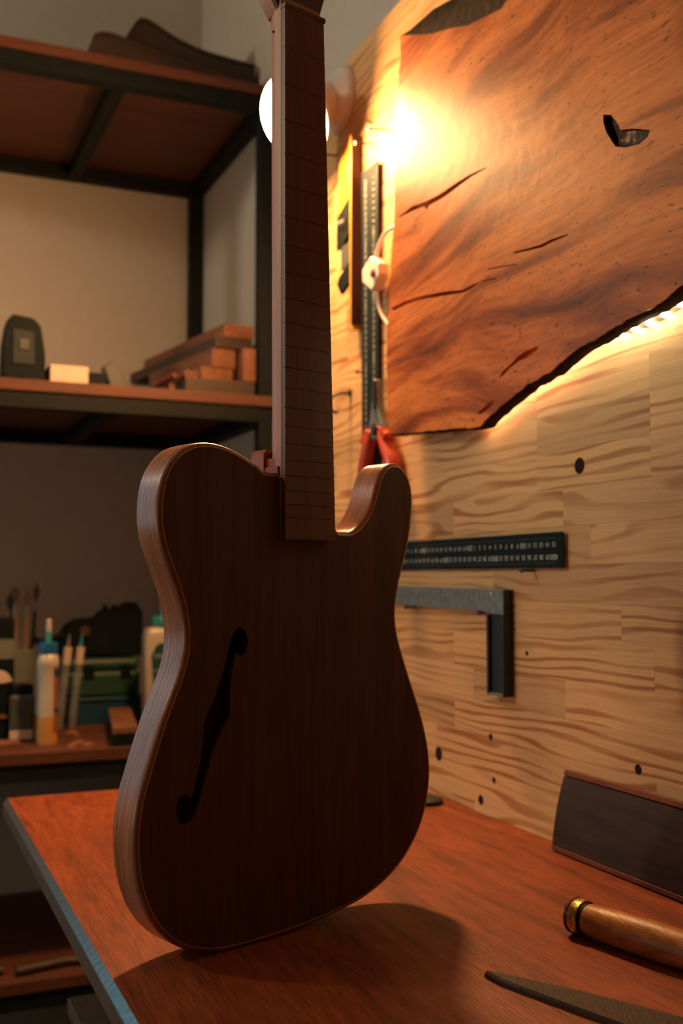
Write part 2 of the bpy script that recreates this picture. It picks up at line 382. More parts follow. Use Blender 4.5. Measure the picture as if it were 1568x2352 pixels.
# ------------------------------------------------------------------ measured outlines (metres)
BODY = [(-0.028,0.3856),(-0.0356,0.3854),(-0.043,0.386),(-0.0501,0.3876),(-0.057,0.3903),(-0.0638,0.3934),(-0.0707,0.3964),(-0.0778,0.3988),(-0.0851,0.4006),(-0.0925,0.4016),(-0.1,0.4018),(-0.1074,0.4009),(-0.1145,0.3989),(-0.1211,0.3957),(-0.1268,0.3912),(-0.1317,0.3856),(-0.1355,0.3793),(-0.1383,0.3725),(-0.1402,0.3652),(-0.1413,0.3578),(-0.1417,0.3503),(-0.1416,0.3428),(-0.1408,0.3353),(-0.1393,0.328),(-0.1372,0.3208),(-0.1346,0.3137),(-0.1316,0.3067),(-0.1286,0.2998),(-0.1256,0.2929),(-0.1229,0.2859),(-0.1204,0.2787),(-0.1184,0.2714),(-0.1168,0.2641),(-0.1157,0.2566),(-0.1154,0.2492),(-0.1157,0.2417),(-0.1169,0.2343),(-0.1187,0.227),(-0.1211,0.2199),(-0.124,0.2129),(-0.1271,0.206),(-0.1302,0.1991),(-0.1333,0.1922),(-0.1362,0.1852),(-0.1389,0.1782),(-0.1415,0.1711),(-0.144,0.1639),(-0.1464,0.1568),(-0.1489,0.1496),(-0.1513,0.1425),(-0.1537,0.1353),(-0.1557,0.128),(-0.1572,0.1207),(-0.1583,0.1132),(-0.1589,0.1057),(-0.1591,0.0981),(-0.1589,0.0906),(-0.1582,0.0831),(-0.1572,0.0756),(-0.1557,0.0682),(-0.1537,0.061),(-0.1511,0.0539),(-0.1481,0.047),(-0.1444,0.0405),(-0.1403,0.0342),(-0.1356,0.0283),(-0.1304,0.0229),(-0.1248,0.018),(-0.1186,0.0137),(-0.112,0.0101),(-0.1051,0.0072),(-0.098,0.0049),(-0.0906,0.0031),(-0.0832,0.0018),(-0.0757,0.0008),(-0.0682,0.0002),(-0.0607,-0.0001),(-0.0531,-0.0001),(-0.0455,-0.0001),(-0.038,0.0001),(-0.0304,0.0004),(-0.0229,0.0007),(-0.0153,0.0012),(-0.0078,0.0016),(-0.0002,0.0022),(0.0073,0.0028),(0.0148,0.0036),(0.0223,0.0044),(0.0298,0.0053),(0.0373,0.0064),(0.0448,0.0075),(0.0522,0.0088),(0.0596,0.0103),(0.067,0.0121),(0.0742,0.0142),(0.0814,0.0166),(0.0884,0.0194),(0.0952,0.0225),(0.1019,0.026),(0.1083,0.0299),(0.1145,0.0343),(0.1203,0.0391),(0.1257,0.0443),(0.1307,0.0499),(0.1354,0.0558),(0.1396,0.0621),(0.1433,0.0686),(0.1464,0.0754),(0.149,0.0825),(0.1511,0.0898),(0.1526,0.0971),(0.1537,0.1046),(0.1543,0.1121),(0.1543,0.1196),(0.1537,0.1271),(0.1526,0.1346),(0.1512,0.142),(0.1493,0.1493),(0.1472,0.1565),(0.1448,0.1637),(0.1422,0.1708),(0.1393,0.1778),(0.1364,0.1847),(0.1334,0.1917),(0.1303,0.1986),(0.1273,0.2055),(0.1244,0.2125),(0.1215,0.2195),(0.1187,0.2265),(0.116,0.2336),(0.1136,0.2407),(0.1116,0.248),(0.1104,0.2553),(0.11,0.2628),(0.1105,0.2703),(0.1117,0.2777),(0.1133,0.2851),(0.1153,0.2924),(0.1176,0.2995),(0.1201,0.3067),(0.1227,0.3138),(0.1251,0.3209),(0.1271,0.3282),(0.1287,0.3355),(0.1301,0.343),(0.1311,0.3505),(0.1317,0.358),(0.1318,0.3655),(0.1312,0.3729),(0.1296,0.3802),(0.1268,0.387),(0.1227,0.3929),(0.1174,0.3973),(0.111,0.3995),(0.1043,0.3991),(0.0983,0.3962),(0.0935,0.3912),(0.09,0.3849),(0.0875,0.3779),(0.0853,0.3707),(0.0826,0.3637),(0.0793,0.357),(0.0753,0.3507),(0.0705,0.3449),(0.065,0.3399),(0.0589,0.336),(0.0523,0.3338),(0.0458,0.3341),(0.04,0.3371),(0.0351,0.3418)]
FHOLE = [(-0.0672,0.256),(-0.0625,0.2537),(-0.0599,0.2493),(-0.0592,0.2441),(-0.0601,0.239),(-0.0625,0.2345),(-0.0668,0.2321),(-0.0699,0.2361),(-0.0717,0.2339),(-0.0727,0.2287),(-0.0739,0.2236),(-0.0752,0.2185),(-0.076,0.2133),(-0.0764,0.208),(-0.0767,0.2028),(-0.0766,0.1975),(-0.0764,0.1922),(-0.0763,0.187),(-0.0785,0.1823),(-0.082,0.1785),(-0.0849,0.1741),(-0.0875,0.1695),(-0.0898,0.1648),(-0.092,0.16),(-0.0941,0.1551),(-0.0957,0.1501),(-0.0974,0.1451),(-0.0991,0.1402),(-0.1008,0.1352),(-0.1025,0.1302),(-0.104,0.1251),(-0.1055,0.1201),(-0.1073,0.1152),(-0.1097,0.1105),(-0.1137,0.107),(-0.1185,0.105),(-0.1232,0.1072),(-0.1256,0.1119),(-0.1264,0.117),(-0.1259,0.1221),(-0.1243,0.1271),(-0.1193,0.1289),(-0.1147,0.1267),(-0.1126,0.1248),(-0.111,0.1299),(-0.1095,0.1349),(-0.1079,0.1399),(-0.1066,0.145),(-0.1054,0.1501),(-0.1041,0.1553),(-0.1033,0.1604),(-0.1027,0.1657),(-0.1022,0.1709),(-0.1018,0.1762),(-0.1015,0.1814),(-0.1006,0.1866),(-0.0978,0.191),(-0.0949,0.1954),(-0.0924,0.2001),(-0.09,0.2047),(-0.088,0.2096),(-0.0861,0.2145),(-0.0842,0.2194),(-0.0826,0.2244),(-0.081,0.2294),(-0.0796,0.2345),(-0.0783,0.2396),(-0.0767,0.2446),(-0.0748,0.2495),(-0.0719,0.2539)]
SLAB_BOTTOM = [(1.3733,1.4015),(1.3341,1.3979),(1.2826,1.3939),(1.2463,1.3909),(1.2117,1.3885),(1.1797,1.385),(1.1471,1.3819),(1.1191,1.3806),(1.1077,1.385),(1.0833,1.3935),(1.0489,1.4043),(1.0163,1.4137),(1.0017,1.4157),(0.9892,1.418),(0.9723,1.4204),(0.9595,1.4243),(0.9486,1.4275),(0.9276,1.4341),(0.9069,1.4383),(0.8841,1.4407),(0.8684,1.4443),(0.8466,1.4474),(0.823,1.4508),(0.8033,1.452),(0.7896,1.4546),(0.781,1.4567),(0.7696,1.4609),(0.7578,1.4644)]
SLAB_LEFT = [(1.3326,1.9732),(1.33,1.9401),(1.3372,1.9151),(1.3435,1.884),(1.3492,1.8213),(1.351,1.7572),(1.352,1.7128),(1.3601,1.6769),(1.3676,1.6278),(1.3707,1.5819),(1.3781,1.5535),(1.3798,1.5091),(1.3758,1.4639),(1.3745,1.432)]
SLAB_TOP = [(1.1665,1.9557),(1.2253,1.9712),(1.2577,1.981),(1.2956,1.9788)]
BEVEL = [(1.3326,1.9732),(1.3092,1.9626),(1.2381,1.9303),(1.1901,1.9144),(1.1396,1.8944),(1.1025,1.8863),(1.0624,1.8772),(1.0335,1.8864)]
CRACKS = {
'a': [(1.341,1.7101),(1.2969,1.7116),(1.2573,1.7054),(1.2195,1.702),(1.1785,1.7021),(1.1397,1.701),(1.1029,1.6968),(1.0962,1.6949),(1.135,1.6969),(1.1737,1.6954),(1.204,1.6942),(1.2464,1.6965),(1.2546,1.6926),(1.2601,1.6997),(1.2969,1.7048),(1.3355,1.708)],
'b': [(0.9923,1.4537),(0.9943,1.4482),(1.0118,1.445),(1.0318,1.4443),(1.0525,1.439),(1.0652,1.4333),(1.076,1.4321),(1.0651,1.439),(1.044,1.4455),(1.0337,1.4503),(1.0156,1.4535),(0.9999,1.4542)],
'c': [(1.0829,1.4068),(1.0873,1.4021),(1.1052,1.3977),(1.1189,1.3949),(1.1257,1.3975),(1.1142,1.4002),(1.1006,1.4052),(1.0895,1.4075)],
'd': [(1.3641,1.5828),(1.322,1.584),(1.275,1.5794),(1.2471,1.5752),(1.2044,1.5686),(1.1591,1.559),(1.135,1.5599),(1.1072,1.5583),(1.0783,1.5536),(1.0796,1.5523),(1.1164,1.5582),(1.1351,1.5557),(1.1543,1.5549),(1.184,1.5597),(1.2417,1.5692),(1.2808,1.5749),(1.322,1.5779),(1.3559,1.578)],
'e': [(1.0417,1.5744),(1.0134,1.5704),(0.9862,1.567),(0.9637,1.5669),(0.9332,1.5634),(0.9343,1.5621),(0.9601,1.5633),(0.9825,1.563),(1.0095,1.567),(1.0376,1.5718)],
'f': [(1.098,1.57),(1.063,1.5643),(1.0318,1.5576),(1.0314,1.5566),(1.063,1.5627),(1.0971,1.5686)],
'k': [(0.8704,1.6688),(0.8581,1.6638),(0.8462,1.6492),(0.8434,1.6422),(0.8258,1.6368),(0.7992,1.6248),(0.8021,1.6194),(0.8149,1.6167),(0.835,1.6211),(0.8513,1.628),(0.8572,1.6358),(0.8661,1.6492),(0.8706,1.6609)],
}
LEDPATH = [(1.1568,1.4002),(1.0935,1.4222),(1.03,1.4368),(0.9786,1.4462),(0.931,1.4525),(0.9049,1.4526),(0.8826,1.4515),(0.866,1.452),(0.8457,1.452),(0.8262,1.4545),(0.8072,1.4587),(0.79,1.4631)]

# ------------------------------------------------------------------ the room
RX, RB, RL, RF, RH = 0.73, 2.59, -2.0, -1.7, 2.85      # right wall, back wall, left wall, front wall, ceiling
def struct(name, mb, m, **kw):
    return tag(mb.build(name, m, **kw), kind='structure')
struct('floor', MB().box((RL-.1, RF-.1, -.1), (RX+.1, RB+.1, 0)), M['floor'], smooth=0)
struct('ceiling', MB().box((RL-.1, RF-.1, RH), (RX+.1, RB+.1, RH+.1)), M['ceiling'], smooth=0)
struct('wall_right', MB().box((RX, RF-.1, 0), (RX+.1, RB+.1, RH)), M['wall'], smooth=0)
struct('wall_front', MB().box((RL, RF-.1, 0), (RX, RF, RH)), M['wall_absorbing'], smooth=0)
def holed(name, ax, w0, w1, u0, u1, a0, a1, z0, z1, m):
    """wall slab between w0 and w1 across axis ax, running u0..u1, with one window opening a0..a1 by z0..z1"""
    P = lambda u, w, z: (w, u, z) if ax == 'x' else (u, w, z)
    k = MB()
    for p, q, r, s in ((u0, a0, 0, RH), (a1, u1, 0, RH), (a0, a1, 0, z0), (a0, a1, z1, RH)):
        k.box(P(p, w0, r), P(q, w1, s))
    struct(name, k, m, smooth=0)
def window(name, ax, w, a0, a1, z0, z1):
    P = lambda u, d, z: (w + d, u, z) if ax == 'x' else (u, w + d, z)
    r = tag(empty(name, P((a0+a1)/2, 0, z0)), kind='structure')
    f = MB()
    for p, q, s, t in ((a0, a0+.05, z0, z1), (a1-.05, a1, z0, z1), (a0+.05, a1-.05, z0, z0+.05), (a0+.05, a1-.05, z1-.05, z1)):
        f.box(P(p, -.03, s), P(q, .03, t))
    f.build('window_frame', M['white'], r, smooth=0)
    m_ = (a0+a1)/2
    MB().box(P(m_-.02, -.025, z0+.05), P(m_+.02, .025, z1-.05)).build('mullion', M['white'], r, smooth=0)
    for p, q in ((a0+.05, m_-.02), (m_+.02, a1-.05)):
        MB().box(P(p, -.002, z0+.05), P(q, .002, z1-.05)).build('pane', M['pane'], r, smooth=0)
holed('wall_left', 'x', RL-.1, RL, RF-.1, RB+.1, .95, 1.95, .80, 1.50, M['wall_absorbing'])
window('fill_window', 'x', RL-.05, .95, 1.95, .80, 1.50)  # unseen window added to let the warm fill in
holed('wall_back', 'y', RB, RB+.1, RL, RX, -1.80, -.45, 1.05, 2.20, M['wall'])
window('window_1', 'y', RB+.05, -1.80, -.45, 1.05, 2.20)

# ------------------------------------------------------------------ pine tool board on the right wall: every stave a piece
PX = 0.704
board = tag(empty('tool_board', (PX, 0.9, 0.86)), 'edge glued pine board covering the right wall above the workbench', 'tool board')
ROWS, Z0, Z1 = 28, 0.868, 2.068
rh = (Z1 - Z0) / ROWS
stave_me = {}
def stave_mesh(ln):
    if ln not in stave_me:
        me = bpy.data.meshes.new('stave'); g = 0.00003; c = 0.00012
        x0, x1, y, z = 0.0, RX - PX - .001, ln/2 - g, rh/2 - g
        vs = [(x0, -y+c, -z+c), (x0, y-c, -z+c), (x0, y-c, z-c), (x0, -y+c, z-c),
              (x0+c, -y, -z), (x0+c, y, -z), (x0+c, y, z), (x0+c, -y, z), (x1, -y, -z), (x1, y, -z), (x1, y, z), (x1, -y, z)]
        fs = [(3,2,1,0)] + [(k, (k+1) % 4, 4+(k+1) % 4, 4+k) for k in range(4)] + [(4+k, 4+(k+1) % 4, 8+(k+1) % 4, 8+k) for k in range(4)]
        me.from_pydata(vs, [], fs); me.materials.append(M['pine']); stave_me[ln] = me
    return stave_me[ln]
rs = random.Random(11)
YA, YB = -0.15, 1.85
for r in range(ROWS):
    y = YA - rs.choice((0.0, 0.05, 0.1, 0.15, 0.2)); z = Z0 + rh*(r + .5)
    while y < YB - .001:
        ln = rs.choice((0.20, 0.25, 0.30, 0.35, 0.40, 0.45))
        y0, y1 = max(y, YA), min(y + ln, YB); y += ln
        if YB - y1 < .10: y1 = YB; y = YB
        if y1 - y0 < .04: continue
        o = bpy.data.objects.new('stave', stave_mesh(round(y1 - y0, 3)))
        COL.objects.link(o); o.parent = board
        o.location = (0, (y0 + y1)/2 - 0.9, z - 0.86)
# drilled holes and knots, sunk into the staves
for y, z, r in ((1.159, .998, .0045), (.877, 1.004, .0055), (1.152, .946, .0040), (1.184, .916, .0065), (.968, 1.319, .0095), (1.076, 1.107, .003), (1.294, .957, .010)):
    MB().lathe([(r, -.0004), (r*.95, .0002), (r*.5, .0003)], (PX, y, z), (-1, 0, 0), 14).build('knot', M['knot'], board)

# ------------------------------------------------------------------ workbench
BX0, BX1, BY0, BY1, BZ = 0.166, 0.7035, -0.30, 1.515, 0.9
bench = tag(empty('workbench', (0.44, 0.6, 0)), 'red brown wooden workbench with the guitar body standing on it', 'workbench')
c = 0.0056
prof = [(BX0, BZ), (BX1, BZ), (BX1, BZ-.022), (BX0+.0005, BZ-.022), (BX0+.0005, BZ-.0005)]
MB().loft([[Vector((x, y, z)) for x, z in prof] for y in (BY0, BY1)]).build('bench_top', M['bench'], bench, smooth=0)
ed = [(BX0, BZ), (BX0-c, BZ-c), (BX0-c-.0005, BZ-c-.001), (BX0, BZ-c-.001)]
MB().loft([[Vector((x, y, z)) for x, z in ed] for y in (BY0, BY1)]).build('edge_chamfer', M['bench_edge'], bench, smooth=0)
ed = [(BX0-.0002, BZ-c-.001), (BX0-c, BZ-c-.001), (BX0-c, BZ-.022), (BX0-.0002, BZ-.022)]
MB().loft([[Vector((x, y, z)) for x, z in ed] for y in (BY0, BY1)]).build('edge_band', M['bench_frame'], bench, smooth=0)
for x in (BX0+.25, BX1-.10):
    for y in (BY0+.04, BY1-.12):
        MB().box((x, y, 0), (x+.06, y+.06, BZ-.022)).build('leg', M['bench_frame'], bench, smooth=0, bevel=.002)
MB().box((BX0+.11, BY1-.10, BZ-.10), (BX1-.10, BY1-.075, BZ-.022)).build('apron', M['bench_frame'], bench, smooth=0)
MB().box((BX0+.20, BY0+.10, BZ-.10), (BX0+.22, BY1-.12, BZ-.022)).build('apron', M['bench_frame'], bench, smooth=0)
crate = tag(empty('storage_crate', (0.42, 1.22, 0)), 'dim brown plywood crate standing on the floor under the workbench', 'crate')
MB().box((0.235, 1.0, 0), (0.60, 1.38, .655)).build('crate_body', M['bench_frame'], crate, smooth=0, bevel=.004)
MB().box((0.228, .993, .655), (0.607, 1.387, .674)).build('lid', M['bench_frame'], crate, smooth=0, bevel=.002)

# ------------------------------------------------------------------ the guitar (local frame: x across, y to the back, z up)
guitar = tag(empty('electric_guitar', (0.33488, 0.85408, 0.9), math.radians(17.6)),
             'unfinished dark brown cutaway guitar with one f-hole standing upright on the workbench', 'guitar')
T = 0.0335
fl = lambda a, b, d: (a, d, b)
def inset(poly, d):
    """move a closed outline inwards by d (a number or one value for each point)"""
    n = len(poly); out = []
    A = sum(poly[i][0]*poly[(i+1) % n][1] - poly[(i+1) % n][0]*poly[i][1] for i in range(n))
    s = 1 if A > 0 else -1
    for i in range(n):
        p, q, r = poly[i-1], poly[i], poly[(i+1) % n]
        t = Vector((r[0]-p[0], r[1]-p[1])).normalized(); e = d[i] if isinstance(d, list) else d
        out.append((q[0] - s*t.y*e, q[1] + s*t.x*e))
    return out
ED = 0.0035                                               # width of the rounded front edge
nB = len(BODY); ib = min(range(nB), key=lambda i: BODY[i][1]); ih = max(range(nB//2, nB), key=lambda i: BODY[i][1])
wts = []
for i in range(nB):
    if i < ib: w_ = min(1.0, max(0.0, (ib - i)/12.0))
    else: w_ = min(1.0, max(0.0, (i - ih + 8)/8.0))
    if i < 3 or i > nB - 3: w_ = 0.0
    wts.append(-ED*w_)
OUT = inset(list(BODY), wts)
CH = [(-.115, .05), (-.10, .03), (-.06, .025), (-.035, .04), (-.03, .12), (-.03, .24), (-.04, .29), (-.08, .30), (-.10, .27), (-.095, .24), (-.10, .19), (-.125, .12), (-.13, .08)]
FACE = inset(OUT, ED)
OUTI = inset(OUT, .0012)
# rim with the hollow chamber behind the f-hole
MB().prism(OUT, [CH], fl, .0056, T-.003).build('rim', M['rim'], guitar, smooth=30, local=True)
MB().prism(OUT, [], fl, T-.003, T-.0012, front=True, back=False).loft([[fl(*p, T-.0012) for p in OUT], [fl(*p, T) for p in OUTI]], caps=False).prism(OUTI, [], fl, T-.0001, T, front=False).build('back_plate', M['rim'], guitar, smooth=30, local=True)
# rounded front edge, then the face with the f-hole cut through
rings = []
for k in range(7):
    a = math.radians(90*k/6)
    rings.append([fl(*p, .0056 - .0053*math.sin(a)) for p in inset(OUT, ED*(1 - math.cos(a)))])
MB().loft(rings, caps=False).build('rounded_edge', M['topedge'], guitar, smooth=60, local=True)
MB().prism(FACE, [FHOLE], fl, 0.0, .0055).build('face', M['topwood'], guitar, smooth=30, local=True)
# pale line running round the face
MB().loft([[fl(*p, .0004) for p in inset(OUT, ED - .0003)], [fl(*p, -.0002) for p in inset(OUT, ED + .0001)], [fl(*p, -.0002) for p in inset(OUT, ED + .0006)], [fl(*p, .0006) for p in inset(OUT, ED + .0008)]], caps=False).build('edge_line', M['binding'], guitar, smooth=60, local=True)
# neck
NZ0, NZ1 = 0.3285, 0.788
eL = lambda z: -0.0270 - (z - .328)*.0048
eR = lambda z: 0.0284 - (z - .328)*.0306
def neck_ring(z, y0=-.002, y1=.0195, yb=0.0):
    l, r = eL(z), eR(z); w = (r - l); ring = []
    pts = [(0, y0), (0, .35*(y1-y0)+y0), (.02, .62*(y1-y0)+y0), (.09, .86*(y1-y0)+y0), (.22, .97*(y1-y0)+y0), (.5, y1),
           (.78, .97*(y1-y0)+y0), (.91, .86*(y1-y0)+y0), (.98, .62*(y1-y0)+y0), (1, .35*(y1-y0)+y0), (1, y0)]
    return [(l + w*p, y + yb, z) for p, y in pts]
nk = MB().loft([neck_ring(z) for z in (NZ0, .40, .50, .60, .70, .775)] + [neck_ring(.79, y1=.0215), neck_ring(.80, y1=.027, yb=.0)])
neck = nk.build('neck', M['neck'], guitar, smooth=40, local=True)
# headstock leaning back, above the picture
hd = MB()
hp = [(-.021, 0), (.021, 0), (.026, .012), (.038, .04), (.040, .10), (.034, .165), (.012, .178), (-.02, .17), (-.036, .14), (-.034, .05), (-.028, .014)]
cxn = (eL(.79) + eR(.79))/2
ca, sa = math.cos(math.radians(12)), math.sin(math.radians(12))
hf = lambda a, b, d: (cxn + a, .002 + b*sa + d*ca, .789 + b*ca - d*sa)
hd.prism(hp, [], hf, .001, .016)
head = hd.build('headstock', M['neck'], guitar, smooth=30, local=True, bevel=.001)
MB().prism(hp, [], hf, -.0018, .001).build('headstock_veneer', M['topwood'], guitar, smooth=30, local=True)
for i in range(6):
    s = -1 if i % 2 else 1; bz = .05 + .045*(i//2)
    pc = Vector(hf(s*.022, bz, -.0026)); ax = Vector(hf(0, 0, 1)) - Vector(hf(0, 0, 0))
    MB().lathe([(.0045, 0), (.0045, .002)], pc, ax, 14).build('tuner_hole', M['black'], head, local=True)
MB().lathe([(.004, 0), (.004, .002)], hf(.001, .026, -.0024), Vector(hf(0,0,1))-Vector(hf(0,0,0)), 14).build('truss_rod_hole', M['black'], head, local=True)
# fretboard with sawn fret slots, slightly radiused
SCALE = 0.628
cuts = [NZ1 - (SCALE - SCALE/2**(k/12)) for k in range(1, 22)]
secs = [(NZ0, 0)]
for zc in sorted(cuts):
    if zc - .0005 > NZ0: secs += [(zc - .00025, 0), (zc - .00024, 1), (zc + .00024, 1), (zc + .00025, 0)]
secs.append((NZ1, 0))
def fb_ring(z, cut):
    l, r = eL(z), eR(z); ring = [(l, -.002, z)]
    for i in range(9):
        t = i/8; crown = .0009*(1 - (2*t-1)**2)
        ring.append((l + (r-l)*t, -.0080 - crown + (.0016 if cut else 0), z))
    ring.append((r, -.002, z))
    return ring
fbm = MB().loft([fb_ring(z, k) for z, k in secs])
fbo = fbm.build('fretboard', M['fretboard'], guitar, smooth=20, local=True, merge=False)
MB().box((eL(NZ1)-.0005, -.0092, NZ1), (eR(NZ1)+.0015, -.001, NZ1+.0045)).build('nut_blank', M['fretboard'], guitar, smooth=0, local=True, bevel=.0008)
# pale line between neck and fretboard
MB().loft([[(eL(z)-.0002, y, z) for z in (NZ0, NZ1)] for y in (-.0024, -.0016)], caps=False, closed=False).loft([[(eL(z)-.0002, y, z) for z in (NZ0, NZ1)] for y in (-.0016, -.0024)], caps=False, closed=False).build('glue_line', M['binding'], guitar, smooth=0, local=True)
MB().lathe([(.0011, 0), (.0011, .0008)], (eL(.772)-.0006, .0085, .772), (1, 0, 0), 10).build('side_dot', M['black'], guitar, local=True)
# heel block under the neck
hb = [(-.0292, .332), (.0292, .332), (.0285, .395), (.026, .4035), (-.027, .4065), (-.0300, .4025)]
hl = MB().loft([[(x, y, z) for x, z in hb] for y in (.0190, .0365)] + [[(x*.94, .0395, .332+(z-.332)*.97) for x, z in hb]])
hl.box((-.0272, 0.0005, .34), (.028, .0192, .398))
hl.build('heel', M['rim'], guitar, smooth=30, local=True)
# bridge of body wood carrying the neck pocket edge
MB().box((-.0290, .0006, .383), (.0280, T-.0005, .3905)).build('pocket_wall', M['rim'], guitar, smooth=0, local=True)

# ------------------------------------------------------------------ wall lamp: white rose, socket and lit bulb
lamp = tag(empty('wall_lamp', (PX, 1.624, 2.006)), 'white wall lamp with glowing round bulb fixed near the top of the pine board', 'lamp')
b0 = Vector((PX - .0005, 1.624, 2.006)); bc = Vector((0.601, 1.590, 1.944)); ax = (bc - b0).normalized()
MB().lathe([(.056, 0), (.056, .008), (.050, .014), (.034, .022), (.030, .028)], b0, (-1, 0, 0), 40).build('rose', M['white'], lamp, smooth=50)
sb = b0 + Vector((-.02, 0, 0)); sx = (bc - sb).normalized(); sl = (bc - sb).length
MB().lathe([(.030, -.005), (.029, .02), (.026, .045), (.026, .052)], sb, sx, 32).build('socket', M['white'], lamp, smooth=50)
R_ = .066
hp_ = sl - .006                                            # lit dome sitting in a white cup
MB().lathe([(.016, .040), (.022, .046), (.036, .054), (R_*.90, hp_ - .016), (R_*1.01, hp_ - .002), (R_*1.02, hp_ + .002), (R_*.99, hp_ + .002)], sb, sx, 40).build('bulb_cup', M['white'], lamp, smooth=60)
MB().lathe([(R_*.985*math.cos(math.radians(a)), hp_ + .001 + .030*math.sin(math.radians(a))) for a in range(0, 91, 9)], sb, sx, 40).build('bulb_dome', M['bulb'], lamp, smooth=60)

# pendant lamp of the workshop, left of the picture
GL = (-1.50, 1.75, RH)
cl = tag(empty('pendant_lamp', GL), 'small round pendant lamp hanging from the ceiling left of the shelving', 'lamp')
MB().lathe([(.06, 0), (.06, .02), (.012, .03)], GL, (0, 0, -1), 24).build('canopy', M['white'], cl, smooth=50)
MB().lathe([(.006, .03), (.006, .44)], GL, (0, 0, -1), 12).build('rod', M['steel_black'], cl, smooth=50)
MB().lathe([(.02, .43), (.03, .44), (.032, .49)], GL, (0, 0, -1), 24).build('holder', M['white'], cl, smooth=50)
MB().lathe([(.03, .488)] + [(.065*math.sin(math.radians(a)), .545 - .065*math.cos(math.radians(a))) for a in range(30, 181, 15)], GL, (0, 0, -1), 24).build('globe', M['ceil'], cl, smooth=60)

# ------------------------------------------------------------------ live edge slab hanging on the board
SX, SB = 0.668, 0.688
slab = tag(empty('live_edge_slab', (PX, 1.0, 1.4)), 'large glossy live edge wood slab with cracks hung on the pine board', 'wood slab')
sl_fn = lambda a, b, d: (d, a, b)
tail = [(.735, 1.4690), (.70, 1.4745), (.66, 1.484), (.61, 1.505), (.58, 1.545), (.565, 1.62), (.575, 1.74), (.60, 1.86), (.66, 1.93), (.78, 1.965), (.95, 1.962), (1.0325, 1.958)]
rj = random.Random(3)
edge = [tuple(p) for p in catmull([(p[0], p[1], 0) for p in SLAB_BOTTOM], 3)]
edge = [(x + rj.uniform(-.0008, .0008), y + rj.uniform(-.0008, .0008)) for x, y, _ in edge]
outl = edge + [p for p in tail if p[0] < edge[-1][0] - .01] + list(BEVEL)[:0:-1] + list(SLAB_LEFT)
MB().prism(outl, [CRACKS[k] for k in CRACKS], sl_fn, SX, SB).build('slab_board', M['slab'], slab, smooth=0)
# rough bark along the sloping top edge and the lower live edge
under = MB()
e2 = [Vector((0, p[0], p[1])) for p in edge]
under.loft([[Vector((SX+.0012, p.y, p.z - .0002)) for p in e2], [Vector((SX+.007, p.y + rj.uniform(-.001, .001), p.z - .0015 - rj.uniform(0, .0015))) for p in e2], [Vector((SB-.001, p.y, p.z - .001)) for p in e2]], caps=False, closed=False)
under.build('bark_edge', M['bark'], slab, smooth=50)
bt = MB(); B2 = list(BEVEL)
topv = [(1.3326, 1.9742), (1.3150, 1.9775), (1.2650, 1.9815), (1.2253, 1.9722), (1.1665, 1.9568), (1.12, 1.957), (1.08, 1.9565), (1.0335, 1.957)]
bt.loft([[Vector((SX, a, b)) for a, b in B2], [Vector((SX + .0015, a + (t[0]-a)*.3, b + (t[1]-b)*.3)) for (a, b), t in zip(B2, topv)], [Vector((SX + .006, a + (t[0]-a)*.75, b + (t[1]-b)*.75)) for (a, b), t in zip(B2, topv)], [Vector((SB - .002, t[0], t[1] + .001)) for t in topv], [Vector((SB, a, b)) for a, b in B2]], caps=False, closed=False)
bt.build('bark_shoulder', M['bark'], slab, smooth=50)
# resin filled knot
kc = CRACKS['k']; ky = sum(p[0] for p in kc)/len(kc); kz = sum(p[1] for p in kc)/len(kc)
kr = [(ky + (p[0]-ky)*.98, kz + (p[1]-kz)*.98) for p in kc]
MB().loft([[Vector((SX+.004, a, b)) for a, b in kr], [Vector((SX+.0015, ky + (a-ky)*.6, kz + (b-kz)*.6)) for a, b in kr], [Vector((SX+.003, ky + (a-ky)*.2, kz + (b-kz)*.2)) for a, b in kr]]).build('resin_pocket', M['resin'], slab, smooth=60)
MB().loft([[Vector((SX+.0012, .8590 + (a-.8590)*k, 1.6420 + (b-1.6420)*k)) for a, b in ((.8690, 1.6660), (.8600, 1.6640), (.8560, 1.6500), (.8480, 1.6330), (.8560, 1.6300), (.8650, 1.6450), (.8700, 1.6600))] for k in (1.0, .85)]).build('bark_inclusion', M['bark'], slab, smooth=30)
for y, z in ((1.25, 1.85), (.80, 1.85), (1.25, 1.52), (.80, 1.60)):
    MB().lathe([(.012, 0), (.012, PX - SB - .0003)], (SB - .0002, y, z), (1, 0, 0), 14).build('standoff', M['steel_black'], slab)

# LED strip behind the lower edge
strip = tag(empty('led_strip', (PX, .9, 1.45)), 'lit white diode strip glowing behind the lower edge of the slab', 'led strip')
lp = catmull([Vector((.697, a, b)) for a, b in LEDPATH + [(.75, 1.474), (.70, 1.479)]], 6)
rib = MB()
for s in (-1, 1): pass
rib.loft([[p + Vector((.0055, 0, .0035)) for p in lp], [p + Vector((.0055, 0, -.0045)) for p in lp], [p + Vector((-.001, 0, -.0045)) for p in lp], [p + Vector((-.001, 0, .0035)) for p in lp], [p + Vector((.0055, 0, .0035)) for p in lp]], caps=False, closed=False)
rib.build('strip_sleeve', M['silicone'], strip, smooth=40)
acc = 0.0; prev = lp[0]; nxt = .01
led_me = None
for p in lp[1:]:
    seg = (p - prev).length
    while acc + seg >= nxt:
        q = prev + (p - prev)*((nxt - acc)/seg)
        if led_me is None:
            o = MB().lathe([(.0012, -.0012), (.0034, -.0008), (.0034, .0008), (.0012, .0012)], (0, 0, 0), (-.45, 0, -1), 12).build('diode', M['led'], None, smooth=60); led_me = o.data
        else:
            o = bpy.data.objects.new('diode', led_me); COL.objects.link(o)
        o.parent = strip; o.location = q + Vector((-.0012, 0, -.0048)) - Vector(strip.location)
        nxt += .0225
    acc += seg; prev = p

